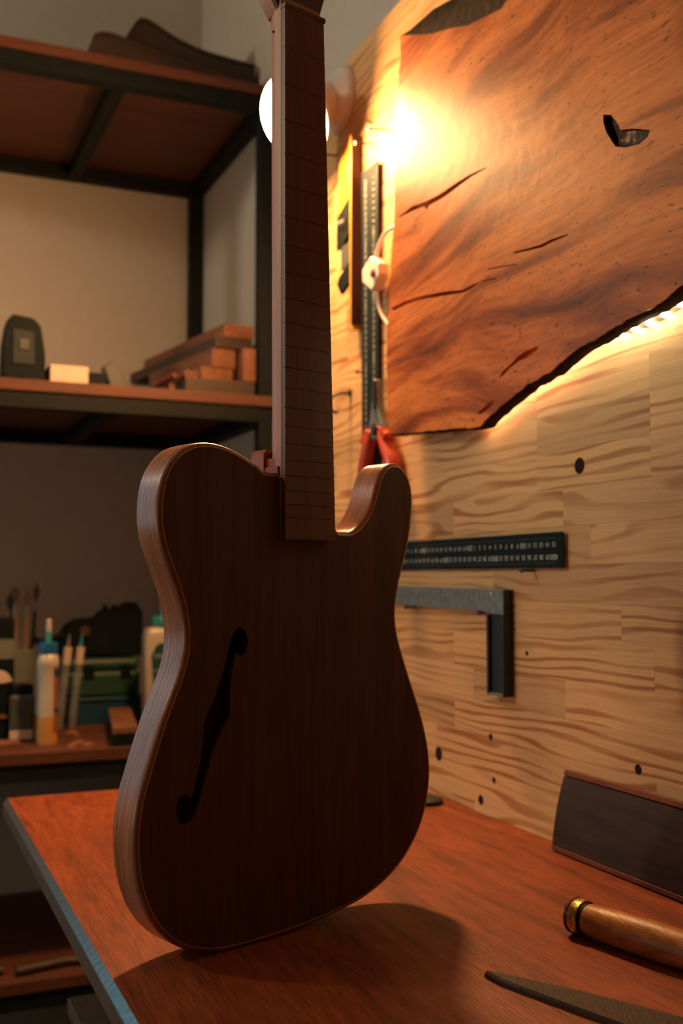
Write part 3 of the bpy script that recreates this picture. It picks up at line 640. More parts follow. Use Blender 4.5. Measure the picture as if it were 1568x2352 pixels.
# ------------------------------------------------------------------ white cable with its inline switch
cab = tag(empty('lamp_cable', (.69, 1.44, 1.66)), 'white cable with an inline switch hanging beside the left edge of the slab', 'cable')
path1 = catmull([(.682, 1.372, 1.708), (.684, 1.395, 1.7125), (.685, 1.417, 1.7115), (.686, 1.436, 1.704), (.686, 1.447, 1.692), (.686, 1.452, 1.681)], 6)
MB().tube(path1, .0032, 10).build('cord', M['white'], cab, smooth=60)
path2 = catmull([(.686, 1.449, 1.632), (.686, 1.446, 1.618), (.686, 1.440, 1.603), (.687, 1.427, 1.585), (.689, 1.405, 1.566), (.692, 1.372, 1.548)], 6)
MB().tube(path2, .0030, 10).build('cord', M['white'], cab, smooth=60)
sw = [(1.455, 1.684), (1.447, 1.684), (1.424, 1.668), (1.420, 1.650), (1.443, 1.633), (1.453, 1.633), (1.482, 1.652), (1.483, 1.672)]
so = MB().prism(sw, [], sl_fn, .676, .694).build('switch_body', M['white'], cab, smooth=30, bevel=.003)
MB().lathe([(.0065, 0), (.0065, .003), (.004, .0045)], (.6762, 1.440, 1.656), (-1, 0, 0), 16).build('switch_button', M['rust'], so, smooth=50)
tag(MB().tube([(.7045, 1.462, 1.676), (.68, 1.462, 1.6765)], .0016, 8).lathe([(.0035, 0), (.0035, .0012)], (.68, 1.462, 1.6765), (-1, 0, 0), 10).build('nail', M['nail']), 'nail holding the white inline switch against the pine board', 'nail', 'nails in the pine board')

# ------------------------------------------------------------------ spirit level
lev = tag(empty('spirit_level', (PX, 1.57, 1.60)), 'yellow spirit level with dark edge hanging upright left of the black ruler', 'spirit level')
LZ0, LZ1 = 1.600, 1.912
MB().box((.6845, 1.541, LZ0+.002), (PX-.0005, 1.5445, LZ1)).build('flange', M['brownedge'], lev, smooth=0, bevel=.0006)
yw = [(1.5445, LZ0-.005), (1.558, LZ0-.004), (1.566, LZ0+.07), (1.580, LZ0+.15), (1.604, LZ0+.19), (1.604, LZ1-.02), (1.585, LZ1), (1.5445, LZ1)]
web = MB().prism(yw, [], sl_fn, .690, PX-.0005).build('web', M['yellow'], lev, smooth=20, bevel=.0006)
MB().box((.6850, 1.5446, LZ0), (.6900, 1.5490, LZ1)).build('rib', M['yellow'], lev, smooth=0)
vb = [(1.5495, 1.815), (1.5495, 1.755), (1.582, 1.735), (1.604, 1.738), (1.604, 1.792)]
vo = MB().prism(vb, [], sl_fn, .6845, .690).build('vial_block', M['black'], lev, smooth=20, bevel=.001)
MB().lathe([(.006, 0), (.006, .030)], (.6845, 1.562, 1.774), (0, 1, .15), 14).build('vial', M['clear'], vo)
MB().box((.6848, 1.5495, 1.700), (.690, 1.585, 1.738)).build('vial_label', M['greytxt'], lev, smooth=0)
MB().prism([(1.5495, 1.706), (1.5495, 1.672), (1.585, 1.660), (1.602, 1.680), (1.594, 1.690)], [], sl_fn, .6842, .690).build('vial_holder', M['black'], lev, smooth=20, bevel=.001)
MB().lathe([(.0035, 0), (.0035, .001)], (.6902, 1.553, 1.622), (-1, 0, 0), 12).build('hanging_hole', M['black'], lev)

# ------------------------------------------------------------------ rulers
def ruler(name, label, y0, y1, z0, z1, vertical, x=.6975):
    r = tag(empty(name, (PX, (y0+y1)/2, z0)), label, 'ruler')
    MB().box((x, y0, z0), (x+.0022, y1, z1)).build('blade', M['ruler'], r, smooth=0, bevel=.0004)
    nm = MB(); tk = MB(); xf = x - .00012
    def put(s, cy, cz, size, ang):
        vs, fs = text_faces(s, size); ca, sa = math.cos(ang), math.sin(ang)
        nm.add([(xf, cy - (u*ca - w*sa), cz + (u*sa + w*ca)) for u, w in vs], fs)
    if vertical:
        n = int((z1 - z0 - .03)/.01)
        for i in range(n):
            zc = z1 - .022 - i*.01
            big = i % 10 == 9
            put(str(i + 1) if not big else str((i+1)*10), y0 + .016, zc, .0075 if not big else .0088, math.pi/2)
            put(str(60 - i) if (60 - i) % 10 else str((60-i)*10), y1 - .016, zc, .0075, math.pi/2)
        for i in range(int((z1 - z0 - .02)/.002)):
            zc = z1 - .012 - i*.002; ln = .007 if i % 5 == 0 else .0045
            tk.add([(xf, y0+.002, zc-.0002), (xf, y0+.002+ln, zc-.0002), (xf, y0+.002+ln, zc+.0002), (xf, y0+.002, zc+.0002)], [(0,1,2,3)])
            tk.add([(xf, y1-.002, zc-.0002), (xf, y1-.002-ln, zc-.0002), (xf, y1-.002-ln, zc+.0002), (xf, y1-.002, zc+.0002)], [(0,1,2,3)])
    else:
        n = int((y1 - y0 - .03)/.0125)
        for i in range(n):
            yc = y0 + .016 + i*.0125
            v = 40 - i
            put(str(v*10) if v % 10 == 0 else str(v), yc, z0 + .0128, .0080 if v % 10 else .0095, math.pi)
            t = (15 - i) % 20 or 20
            put(str(t) if t % 10 else str(t*10), yc, z1 - .0135, .0080 if t % 10 else .0095, math.pi)
        for i in range(int((y1 - y0 - .02)/.00125)):
            yc = y0 + .012 + i*.00125; ln = .0035 if i % 5 == 0 else .0022
            tk.add([(xf, yc-.00015, z1-.0055), (xf, yc+.00015, z1-.0055), (xf, yc+.00015, z1-.0055-ln), (xf, yc-.00015, z1-.0055-ln)], [(0,1,2,3)])
            tk.add([(xf, yc-.00015, z0+.0045), (xf, yc+.00015, z0+.0045), (xf, yc+.00015, z0+.0045+ln), (xf, yc-.00015, z0+.0045+ln)], [(0,1,2,3)])
    tag(nm.build('numerals', M['marking'], r, smooth=0, merge=False), kind='stuff')
    tag(tk.build('graduations', M['greytxt'], r, smooth=0, merge=False), kind='stuff')
    return r
ruler('straightedge_ruler', 'long black ruler hanging upright on the pine board beside the spirit level', 1.469, 1.531, 1.245, 1.846, True)
ruler('steel_ruler', 'black ruler with pale numbers lying level on nails above the try square', .9925, 1.478, 1.207, 1.2475, False)

# ------------------------------------------------------------------ try square
sq = tag(empty('try_square', (PX, 1.12, 1.05)), 'grey steel try square resting on nails under the level black ruler', 'try square')
MB().prism([(1.1045, 1.182), (1.47, 1.1845), (1.47, 1.1575), (1.150, 1.1545), (1.1445, 1.1525), (1.1045, 1.1510)], [], sl_fn, .6893, .6913).build('blade', M['steel'], sq, smooth=0, bevel=.0003)
MB().box((.6915, 1.1040, 1.1515), (.7035, 1.1100, 1.1815)).build('stock_head', M['cast'], sq, smooth=0, bevel=.0008)
MB().box((.6935, 1.1075, 1.0560), (.7035, 1.1385, 1.1512)).build('stock_web', M['cast'], sq, smooth=0)
MB().box((.6893, 1.1040, 1.0530), (.7035, 1.1075, 1.1508)).build('stock', M['cast'], sq, smooth=0, bevel=.0006)
MB().box((.6893, 1.1385, 1.0530), (.7035, 1.1435, 1.1508)).build('stock_lip', M['cast'], sq, smooth=0, bevel=.0006)
MB().box((.6893, 1.1076, 1.0530), (.7035, 1.1384, 1.0560)).build('stock_end', M['steel'], sq, smooth=0)
tk = MB(); nm = MB()
for i in range(22):
    yc = 1.135 + i*.0125
    tk.add([(.68918, yc-.0003, 1.1775), (.68918, yc+.0003, 1.1775), (.68918, yc+.0003, 1.1735), (.68918, yc-.0003, 1.1735)], [(0,1,2,3)])
    vs, fs = text_faces(str(i+1), .0052); nm.add([(.68918, yc - u, 1.1700 + w) for u, w in vs], fs)
tag(tk.build('graduations', M['black'], sq, smooth=0, merge=False), kind='stuff')
tag(nm.build('numerals', M['black'], sq, smooth=0, merge=False), kind='stuff')
MB().lathe([(.0016, 0), (.0016, .0006)], (.68925, 1.131, 1.1765), (-1, 0, 0), 10).build('rivet', M['marking'], sq)

# ------------------------------------------------------------------ red handled pliers
pl = tag(empty('pliers', (.69, 1.44, 1.28)), 'pliers with red grips hanging jaws up beside the lower left corner of the slab', 'pliers')
jaw = [(1.452, 1.497), (1.459, 1.497), (1.462, 1.470), (1.470, 1.440), (1.478, 1.418), (1.462, 1.405), (1.440, 1.405), (1.424, 1.418), (1.436, 1.440), (1.446, 1.465)]
MB().prism(jaw, [], sl_fn, .683, .695).build('jaws', M['steel'], pl, smooth=20, bevel=.002)
MB().prism([(1.4475, 1.494), (1.4540, 1.496), (1.4580, 1.474), (1.4540, 1.4505), (1.4440, 1.4520)], [], sl_fn, .6805, .6835).build('jaw_insert', M['cast'], pl, smooth=20, bevel=.001)
MB().lathe([(.009, 0), (.009, .003), (.006, .004)], (.683, 1.450, 1.420), (-1, 0, 0), 20).build('pivot', M['cast'], pl, smooth=50)
for y0, yb, yg in ((1.474, 1.497, 1.502), (1.433, 1.400, 1.395)):
    s = 1 if yb > 1.45 else -1
    gp = catmull([(.688, y0, 1.417), (.688, y0 + s*.010, 1.395), (.688, yb, 1.360), (.688, yg + s*.004, 1.310), (.688, yg - s*.006, 1.255)], 6)
    g = MB().tube(gp, [.0085 + .004*math.sin(math.pi*min(1, i/ (len(gp)-1)*1.1)) for i in range(len(gp))], 12).build('grip', M['redgrip'], pl, smooth=60)
    MB().prism([(y0 - .010, 1.418), (y0 + .006 if s > 0 else y0 + .010, 1.424), (y0 + s*.026, 1.409), (y0 + s*.022, 1.401), (y0 - s*.008, 1.402)], [], sl_fn, .679, .697).build('guard', M['redgrip'], g, smooth=20, bevel=.002)

# ------------------------------------------------------------------ nails and hooks in the board
def nail(y, z, ln, label, droop=.0, head=True):
    p0 = Vector((PX+.004, y, z)); p1 = Vector((PX - ln, y, z + droop))
    m = MB().tube([p0, p1], .0017, 8)
    if head: m.lathe([(.0034, 0), (.0034, .0012)], p1, p1 - p0, 10)
    tag(m.build('nail', M['nail'], smooth=50), label, 'nail', 'nails in the pine board')
nail(1.455, 1.890, .030, 'upper bare nail close to the left edge of the slab', -.004)
nail(1.511, 1.889, .026, 'bare nail above the top of the long black ruler', -.004)
nail(1.644, 1.918, .024, 'bare nail just below the lamp beside the guitar neck', -.002)
nail(1.500, 1.915, .010, 'short nail highest between the lamp and the slab', .006)
nail(1.541, 1.524, .010, 'nail at the left side of the long black ruler', 0)
nail(1.060, 1.2045, .016, 'nail under the right end of the level black ruler', 0)
nail(1.359, 1.1545, .016, 'nail under the middle of the try square blade', 0)
nail(1.1585, 1.1525, .016, 'nail under the try square blade next to its stock', 0)
hk = MB().tube(catmull([(PX+.004, 1.589, 1.499), (PX-.020, 1.590, 1.497), (PX-.034, 1.592, 1.488), (PX-.036, 1.594, 1.474), (PX-.026, 1.596, 1.466), (PX-.020, 1.597, 1.468)], 6), .0026, 10)
hk.lathe([(.006, 0), (.006, .002)], (PX - .0005, 1.589, 1.499), (-1, 0, 0), 14)
tag(hk.build('screw_hook', M['nail'], smooth=60), 'dark empty screw hook on the pine board left of the long ruler', 'hook')

# ------------------------------------------------------------------ things on the workbench
blk = tag(empty('sanding_block', (.69, .88, .9)), 'long dark faced mahogany board leaning against the pine wall on the bench', 'wood board')
YL, YR = .992, .52
def lean(h, t):            # h up the board, t out towards the room
    a = math.atan2(.0155, .085); return (.6865 + h*math.sin(a) - t*math.cos(a), .9 + h*math.cos(a) + t*math.sin(a)*1.0)
core = [(0, 0), (0, .0095), (.0045, .0100), (.0055, .0065), (.0800, .0065), (.0810, .0100), (.0865, .0095), (.0865, 0)]
pr2 = [lean(h, t) for h, t in core]; zmin = min(p[1] for p in pr2)
MB().loft([[Vector((x, y - (z-.9)*.06, z - zmin + .9)) for x, z in pr2] for y in (YL, YR)]).build('core', M['mahog'], blk, smooth=0, bevel=.0005)
fc = [(.0056, .0066), (.0056, .0094)] + [(.0056 + .0740*i/8, .0094 + .0022*(1-(2*i/8-1)**2)) for i in range(1, 8)] + [(.0798, .0094), (.0798, .0066)]
pr3 = [lean(h, t) for h, t in fc]
MB().loft([[Vector((x, y - (z-.9)*.06, z - zmin + .9)) for x, z in pr3] for y in (YL - .0004, YR + .0004)]).build('face', M['darkveneer'], blk, smooth=20)

hr = .0148
hA, hB = Vector((.5400, .7600, .9)), Vector((.5960, .5350, .9))
hx = (hB - hA).normalized()
ch = tag(empty('chisel', (.56, .70, .9)), 'worn chisel handle with brass ring and battered end lying on the bench', 'chisel')
o_ = hA + Vector((0, 0, hr*1.02))
jr = random.Random(5)
hprof = [(.0122, .0165), (.0128, .020), (.0135, .030), (.0145, .055), (.0148, .085), (.0138, .115), (.0118, .140), (.0100, .155)]
MB().lathe(hprof, o_, hx, 36).build('handle', M['handle'], ch, smooth=60)
MB().lathe([(.0136, .0040), (.0143, .0050), (.0143, .0132), (.0136, .0140)], o_, hx, 36).build('brass_ring', M['brass'], ch, smooth=40)
MB().lathe([(.0128, .0139), (.0128, .0166)], o_, hx, 36).build('groove', M['black'], ch, smooth=40)
t_ = hx.orthogonal().normalized(); b_ = hx.cross(t_); rings = []
for h, r0 in ((.0055, .0138), (.0035, .0146), (.0010, .0140), (-.0006, .0112), (-.0012, .006), (-.0010, .0012)):
    rings.append([o_ + hx*(h + jr.uniform(-.0006, .0006)) + (t_*math.cos(2*math.pi*i/36) + b_*math.sin(2*math.pi*i/36))*r0*(1 + jr.uniform(-.05, .05)) for i in range(36)])
MB().loft(rings).build('battered_end', M['endgrain'], ch, smooth=20)
MB().lathe([(.0102, .150), (.0098, .166), (.0090, .168)], o_, hx, 28).build('ferrule', M['brass'], ch, smooth=40)
bq = hx.to_track_quat('Z', 'Y').to_matrix().to_4x4()
bl_o = o_ + hx*.166
w_ = Vector((-hx.y, hx.x, 0))
MB().loft([[bl_o + hx*d + w_*sx*wd + Vector((0, 0, sz*th + dz)) for sx, sz in ((-1,-1),(1,-1),(1,1),(-1,1))] for d, wd, th, dz in ((0, .004, .003, 0), (.03, .006, .003, -.006), (.04, .012, .002, -.010), (.15, .012, .0015, -.0125), (.16, .012, .0004, -.0135))]).build('blade', M['steel'], ch, smooth=20)

rp = tag(empty('rasp', (.46, .62, .9)), 'dark pointed steel rasp lying flat on the bench in the front corner', 'rasp')
RP = [(.4202, .7035), (.4359, .6821), (.4490, .6625), (.4625, .6419), (.4810, .6100), (.4979, .5787), (.5200, .5360), (.5400, .4960), (.5000, .4830), (.4800, .5230), (.4560, .5800), (.4455, .6105), (.4343, .6441), (.4260, .6700), (.4215, .6860)]
cx_, cy_ = .468, .60
MB().loft([[Vector((x, y, .9002)) for x, y in RP], [Vector((x, y, .9030)) for x, y in RP], [Vector((x + (cx_-x)*.04, y + (cy_-y)*.01, .9050)) for x, y in RP]]).build('blade', M['rasp'], rp, smooth=20)
tn = MB().loft([[Vector((.520 + s*.020*k + d*.45, .4895 + s*.0065*k - d*.9, .9005 + z)) for s, z in ((-1, 0), (1, 0), (1, .004), (-1, .004))] for d, k in ((0, .98), (.012, .45), (.05, .2))]).build('tang', M['rasp'], rp, smooth=0)
# rows of teeth along the upper edge and over the back
tt = MB()
def lerp(a, b, t): return (a[0] + (b[0]-a[0])*t, a[1] + (b[1]-a[1])*t)
ups, los = [(.4359, .6821), (.4979, .5787), (.5400, .4960)], [(.4260, .6700), (.4560, .5800), (.5000, .4830)]
def at2(pl_, t): return lerp(pl_[0], pl_[1], t*2) if t < .5 else lerp(pl_[1], pl_[2], t*2-1)
for i in range(56):
    a, b = at2(ups, i/56), at2(los, i/56)
    for j in range(7):
        q = lerp(a, b, (.08 + .13*j + (.06 if i % 2 else 0)))
        d = .0006
        tt.add([(q[0]-d, q[1]-d, .9049), (q[0]+d, q[1]-d, .9049), (q[0]+d*.6, q[1]+d, .9049), (q[0], q[1]+d*.2, .9054)], [(0,1,3), (1,2,3), (2,0,3)])
tag(tt.build('teeth', M['rasp'], rp, smooth=0, merge=False), kind='stuff')

pk = MB().lathe([(.020, 0), (.022, .002), (.022, .005), (.019, .0075), (.006, .008)], (.668, 1.262, .9), (0, 0, 1), 28)
tag(pk.build('round_disc', M['cast'], smooth=50), 'small dark round disc on the bench behind the right side of the guitar', 'disc')

# ------------------------------------------------------------------ steel shelving along the back wall
SY0, SY1, SL, SR = 2.02, 2.585, -0.38, 0.725
sh = tag(empty('shelving_unit', (.17, 2.3, 0)), 'black steel shelving unit with red brown boards standing against the back wall', 'shelf')
TOPS = (2.204, 1.561, 0.878, 0.474)
for x in (SL, SR-.03):
    for y in (SY0+.004, SY1-.03):
        MB().box((x, y, 0), (x+.03, y+.03, 2.183)).build('post', M['steel_black'], sh, smooth=0, bevel=.001)
for zt in TOPS:
    MB().box((SL-.004, SY0-.002, zt-.021), (SR+.002, SY1, zt)).build('shelf_board', M['shelfwood'], sh, smooth=0, bevel=.001)
    zb = zt - .021
    for y in (SY0+.002, SY1-.032):
        MB().box((SL+.03, y, zb-.031), (SR-.03, y+.030, zb-.0003)).build('beam', M['steel_black'], sh, smooth=0)
    for x in (SL+.001, .395, .0, SR-.030):
        MB().box((x, SY0+.034, zb-.031), (x+.028, SY1-.032, zb-.0003)).build('cross_bar', M['steel_black'], sh, smooth=0)

# curved bending forms on the top shelf
def form(label, top, y0, y1):
    c_ = catmull([Vector((x, 0, z)) for x, z in top], 6)
    ring = [(p.x, p.z) for p in c_] + [(top[-1][0], TOPS[0] + .0002), (top[0][0], TOPS[0] + .0002)]
    r = tag(empty('curved_form', (top[0][0], y0, TOPS[0])), label, 'bending form', 'curved forms on the top shelf')
    low = [(x, z - .007) if i < len(c_) else (x, z) for i, (x, z) in enumerate(ring)]
    MB().loft([[Vector((x, y, z)) for x, z in low] for y in (y0, y1)]).build('body', M['curved'], r, smooth=30)
    strip_ = [Vector((p.x, 0, p.z)) for p in c_]
    MB().loft([[Vector((p.x, y, p.z + dz)) for p in strip_] for y, dz in ((y0-.003, -.0068), (y0-.003, 0), (y1+.003, 0), (y1+.003, -.0068), (y0-.003, -.0068))], caps=False, closed=False).build('bent_strip', M['curved'], r, smooth=40)
form('dark curved wooden form lying at the front of the top shelf', [(.350, 2.214), (.357, 2.246), (.375, 2.256), (.396, 2.257), (.421, 2.252), (.48, 2.238), (.56, 2.224), (.64, 2.214), (.712, 2.210)], 2.035, 2.10)
form('taller dark curved wooden form lying behind on the top shelf', [(.436, 2.300), (.462, 2.345), (.480, 2.352), (.500, 2.345), (.545, 2.325), (.60, 2.310), (.655, 2.304), (.718, 2.300)], 2.13, 2.20)

# middle shelf: charger, labelled box, bracket, lumber
Z = TOPS[1] + .0002
cg = tag(empty('battery_charger', (.238, 2.07, Z)), 'upright black device with rounded top at the left end of the middle shelf', 'charger')
cgp = [(.1985, 0), (.2000, .070), (.2065, .112), (.2180, .126), (.2560, .1215), (.2690, .108), (.2780, .055), (.2790, 0)]
MB().prism(cgp, [], lambda a, b, d: (a, d, Z + b), 2.045, 2.095).build('case', M['black'], cg, smooth=30, bevel=.004)
MB().prism([(.2190, .032), (.2190, .098), (.2560, .094), (.2580, .032)], [], lambda a, b, d: (a, d, Z + b), 2.0425, 2.046).build('front_panel', M['cast'], cg, smooth=0, bevel=.001)
MB().prism([(.2310, .060), (.2310, .080), (.2470, .079), (.2470, .060)], [], lambda a, b, d: (a, d, Z + b), 2.0405, 2.043).build('display', M['greytxt'], cg, smooth=0)
bx = tag(empty('labelled_box', (.32, 2.07, Z)), 'small dark box with a pale lit label on the middle shelf', 'box')
MB().box((.284, 2.040, Z), (.392, 2.095, Z+.026)).build('body', M['black'], bx, smooth=0, bevel=.002)
MB().box((.286, 2.034, Z+.0005), (.356, 2.0402, Z+.034)).build('label', M['paper'], bx, smooth=0, bevel=.001)
MB().box((.284, 2.0405, Z+.026), (.356, 2.095, Z+.034)).build('lid', M['black'], bx, smooth=0, bevel=.002)
br = MB().prism([(.398, 0), (.386, .040), (.402, .052), (.415, .042), (.438, 0)], [], lambda a, b, d: (a, d, Z + b), 2.040, 2.075)
tag(br.build('metal_bracket', M['greytxt'], None, smooth=20, bevel=.003), 'dark angled bracket standing beside the small labelled box', 'bracket')
def lum(name, label, x0, x1, y0, y1, z0, z1, m, cat='board', rot=0.0):
    o = MB().box((-(x1-x0)/2, -(y1-y0)/2, 0), ((x1-x0)/2, (y1-y0)/2, z1-z0)).build(name, M[m], None, smooth=0, bevel=.002)
    o.location = ((x0+x1)/2, (y0+y1)/2, z0); o.rotation_euler = (0, 0, rot)
    tag(o, label, cat, 'lumber on the middle shelf')
lum('lumber_board', 'wide dark board at the bottom of the lumber pile on the middle shelf', .545, .690, 2.035, 2.545, Z, Z+.030, 'lumber_dark')
lum('lumber_board', 'pale strip at the left of the lumber pile on the middle shelf', .522, .543, 2.10, 2.54, Z, Z+.026, 'lumber')
lum('lumber_board', 'short orange block in front of the post end of the lumber pile', .664, .692, 2.035, 2.20, Z+.0302, Z+.098, 'lumber')
def askew(label, xf, w, ln, z0, z1, m, yf=2.06, phi=.15):
    cx, cy = xf - math.sin(phi)*ln/2, yf + math.cos(phi)*ln/2
    lum('lumber_board', label, cx - w/2, cx + w/2, cy - ln/2, cy + ln/2, z0, z1, m, rot=phi)
askew('second board up in the lumber pile with a reddish end', .618, .070, .46, Z+.0302, Z+.058, 'lumber')
askew('thick block with lit orange end in the middle of the lumber pile', .632, .052, .34, Z+.0582, Z+.0982, 'lumber')
askew('dark plank lying near the top of the lumber pile', .653, .082, .48, Z+.0985, Z+.122, 'lumber_dark')
askew('top board of the lumber pile with a lit orange front edge', .664, .066, .44, Z+.1222, Z+.150, 'lumber')
for x, z, r, lb in ((.552, Z+.0425, .0075, 'upper of two small wooden dowels with a hole on the lumber pile'), (.566, Z+.0375, .0070, 'lower of two small wooden dowels with a hole on the lumber pile')):
    d = tag(empty('dowel', (x, 2.2, z)), lb, 'dowel', 'dowels on the lumber pile')
    MB().lathe([(r, 0), (r, .26)], (x, 2.04, Z + .0304 + r), (0, 1, 0), 18).build('shaft', M['lumber'], d, smooth=50)
    MB().lathe([(r*.4, 0), (r*.4, .001)], (x, 2.0396, Z + .0304 + r), (0, 1, 0), 12).build('end_hole', M['black'], d)
mk = MB().lathe([(.004, 0), (.0065, .006), (.0065, .15), (.004, .155)], (.527, 2.045, Z + .0330), (-.05, 1, 0), 16)
tag(mk.build('red_marker', M['redbrown'], None, smooth=50), 'red round marker lying on the pale strip of the lumber pile', 'marker')

# lower shelf
Z = TOPS[2] + .0002
def bottle_blue():
    r = tag(empty('glue_bottle', (.303, 2.12, Z)), 'slim milky glue bottle with a blue cap and long nozzle on the lower shelf', 'bottle')
    o = (.303, 2.12, Z)
    MB().lathe([(.0185, 0), (.0190, .004), (.0190, .052)], o, (0,0,1), 24).build('glue', M['glue_amber'], r, smooth=50)
    b = MB().lathe([(.0190, .052), (.0185, .10), (.0175, .142), (.0200, .150), (.0205, .158), (.0165, .170), (.0110, .174)], o, (0,0,1), 24, caps=False).build('body', M['glue'], r, smooth=50)
    MB().loft([[Vector((o[0] + .0196*math.cos(a), o[1] + .0196*math.sin(a), Z + z)) for a in [math.radians(q) for q in range(-62, 21, 8)]] for z in (.022, .148)], caps=False, closed=False).build('label', M['rust'], r, smooth=60)
    MB().loft([[Vector((o[0] + .0199*math.cos(a), o[1] + .0199*math.sin(a), Z + z)) for a in [math.radians(q) for q in range(-62, 21, 8)]] for z in (.128, .143)], caps=False, closed=False).build('label_band', M['bluecase'], r, smooth=60)
    MB().loft([[Vector((o[0] + .0199*math.cos(a), o[1] + .0199*math.sin(a), Z + z)) for a in [math.radians(q) for q in range(-62, 21, 8)]] for z in (.060, .068)], caps=False, closed=False).build('label_band', M['bluecase'], r, smooth=60)
    MB().lathe([(.0172, .172), (.0176, .174), (.0176, .191), (.0150, .193)], o, (0,0,1), 24).build('cap', M['blue'], r, smooth=40)
    MB().lathe([(.0062, .193), (.0050, .213)], o, (0,0,1), 16).build('nozzle', M['teal'], r, smooth=40)
    MB().lathe([(.0052, .213), (.0056, .215), (.0050, .236), (.003, .238)], o, (0,0,1), 16).build('nozzle_tip', M['glue'], r, smooth=40)
bottle_blue()
def bottle_big():
    r = tag(empty('wood_glue_bottle', (.558, 2.25, Z)), 'large cream glue bottle with teal cap and green label behind the guitar waist', 'bottle')
    cx, cy = .5575, 2.26
    def rr(w, d, z, k=.010): 
        pts = []
        for sx, sy, a0 in ((1,1,0), (-1,1,90), (-1,-1,180), (1,-1,270)):
            for q in range(0, 91, 22): pts.append(Vector((cx + sx*(w-k) + k*math.cos(math.radians(a0+q)), cy + sy*(d-k) + k*math.sin(math.radians(a0+q)), Z + z)))
        return pts
    MB().loft([rr(.037, .022, 0), rr(.0385, .0235, .004), rr(.0385, .0235, .195), rr(.034, .020, .209), rr(.018, .016, .2135, .014)]).build('body', M['glue'], r, smooth=50)
    yl = cy - .0239
    lab = [(-.0225, .042), (-.0245, .060), (-.0215, .085), (-.0235, .120), (-.0270, .150), (-.0250, .158), (-.0220, .160), (-.0180, .172), (-.0100, .178), (.012, .179), (.022, .172), (.026, .158), (.028, .150), (.024, .120), (.022, .085), (.0245, .060), (.0225, .042)]
    lo = MB().prism([(cx + a, b) for a, b in lab], [], lambda a, b, d: (a, d, Z + b), yl, yl + .0006).build('label', M['greenlabel'], r, smooth=0)
    def word(s, size, z, x, mat):
        vs, fs = text_faces(s, size)
        MB().add([(x + u, yl - .0003, Z + z + w) for u, w in vs], fs).build('lettering', M[mat], lo, smooth=0, merge=False)
    word('TITEBOND', .0095, .151, cx + .001, 'marking')
    word('WOOD GLUE', .0068, .121, cx + .001, 'marking')
    MB().prism([(cx - .0205, .062), (cx - .0205, .080), (cx + .0205, .080), (cx + .0205, .062)], [], lambda a, b, d: (a, d, Z + b), yl - .0006, yl).build('label_patch', M['orange'], lo, smooth=0)
    MB().lathe([(.0205, .2135), (.0210, .215), (.0210, .232), (.0185, .235)], (cx, cy, Z), (0,0,1), 24).build('cap', M['teal'], r, smooth=40)
    MB().lathe([(.0085, .235), (.0065, .256)], (cx + .004, cy, Z), (0,0,1), 16).build('nozzle', M['teal'], r, smooth=40)
    MB().lathe([(.0066, .256), (.0070, .258), (.0058, .272), (.003, .274)], (cx + .004, cy, Z), (0,0,1), 16).build('nozzle_tip', M['glue'], r, smooth=40)
bottle_big()
# jar, block of strips and paper at the left end
jr_ = tag(empty('square_jar', (.262, 2.185, Z)), 'dark square jar with a black lid left of the blue capped bottle', 'jar')
MB().box((.238, 2.165, Z), (.286, 2.215, Z+.090)).build('body', M['greytxt'], jr_, smooth=0, bevel=.006)
MB().box((.241, 2.168, Z+.090), (.283, 2.212, Z+.108)).build('lid', M['black'], jr_, smooth=0, bevel=.004)
MB().box((.239, 2.1645, Z+.004), (.281, 2.1652, Z+.022)).build('label', M['paper'], jr_, smooth=0)
tag(MB().box((.195, 2.10, Z), (.252, 2.150, Z+.008)).build('wood_strip', M['lumber'], None, smooth=0, bevel=.001), 'small orange wood strip lying in front of the dark square jar', 'offcut')
ps = tag(empty('sanding_pad', (.21, 2.20, Z)), 'dark box with a pale sheet on top at the left end of the lower shelf', 'box')
MB().box((.165, 2.18, Z), (.236, 2.26, Z+.112)).build('body', M['black'], ps, smooth=0, bevel=.003)
MB().box((.165, 2.176, Z+.045), (.234, 2.1798, Z+.052)).build('trim_strip', M['lumber'], ps, smooth=0)
MB().loft([[Vector((x, y, z)) for x, z in ((.165, Z+.1125), (.225, Z+.1125), (.244, Z+.116), (.238, Z+.128), (.165, Z+.146))] for y in (2.178, 2.262)]).build('sheet', M['paper'], ps, smooth=0)
cp = tag(empty('brush_jar', (.285, 2.40, Z)), 'grey frosted jar holding brushes at the back of the lower shelf', 'jar')
MB().lathe([(.050, 0), (.052, .005), (.054, .165), (.051, .165), (.049, .006), (.01, .006)], (.262, 2.40, Z), (0,0,1), 28).build('glass', M['greyjar'], cp, smooth=50)
def brush(x, y, dx, ln, m, tip, label):
    r = tag(empty('paint_brush', (x, y, Z+.0065)), label, 'brush', 'brushes in the frosted jar')
    d = Vector((dx, .02, 1)).normalized(); o = Vector((x, y, Z + .0065))
    MB().lathe([(.003, 0), (.0042, ln*.4), (.0035, ln*.78), (.0040, ln*.80)], o, d, 12).build('handle', M[m], r, smooth=50)
    MB().lathe([(.0046, ln*.80), (.0046, ln*.88)], o, d, 12).build('ferrule', M['steel'], r, smooth=50)
    MB().lathe([(.0046, ln*.88), (.0070*tip, ln*.94), (.002, ln)], o, d, 12).build('bristles', M['bristle'], r, smooth=50)
brush(.288, 2.385, .03, .285, 'stick', 1.0, 'pale handled brush at the right of the frosted jar')
brush(.276, 2.392, -.02, .292, 'stick', 1.6, 'wide bristled brush in the middle of the frosted jar')
brush(.300, 2.405, .06, .298, 'black', 1.1, 'black handled brush leaning right out of the frosted jar')
brush(.262, 2.410, .00, .275, 'stick', 1.3, 'brush at the back of the frosted jar')
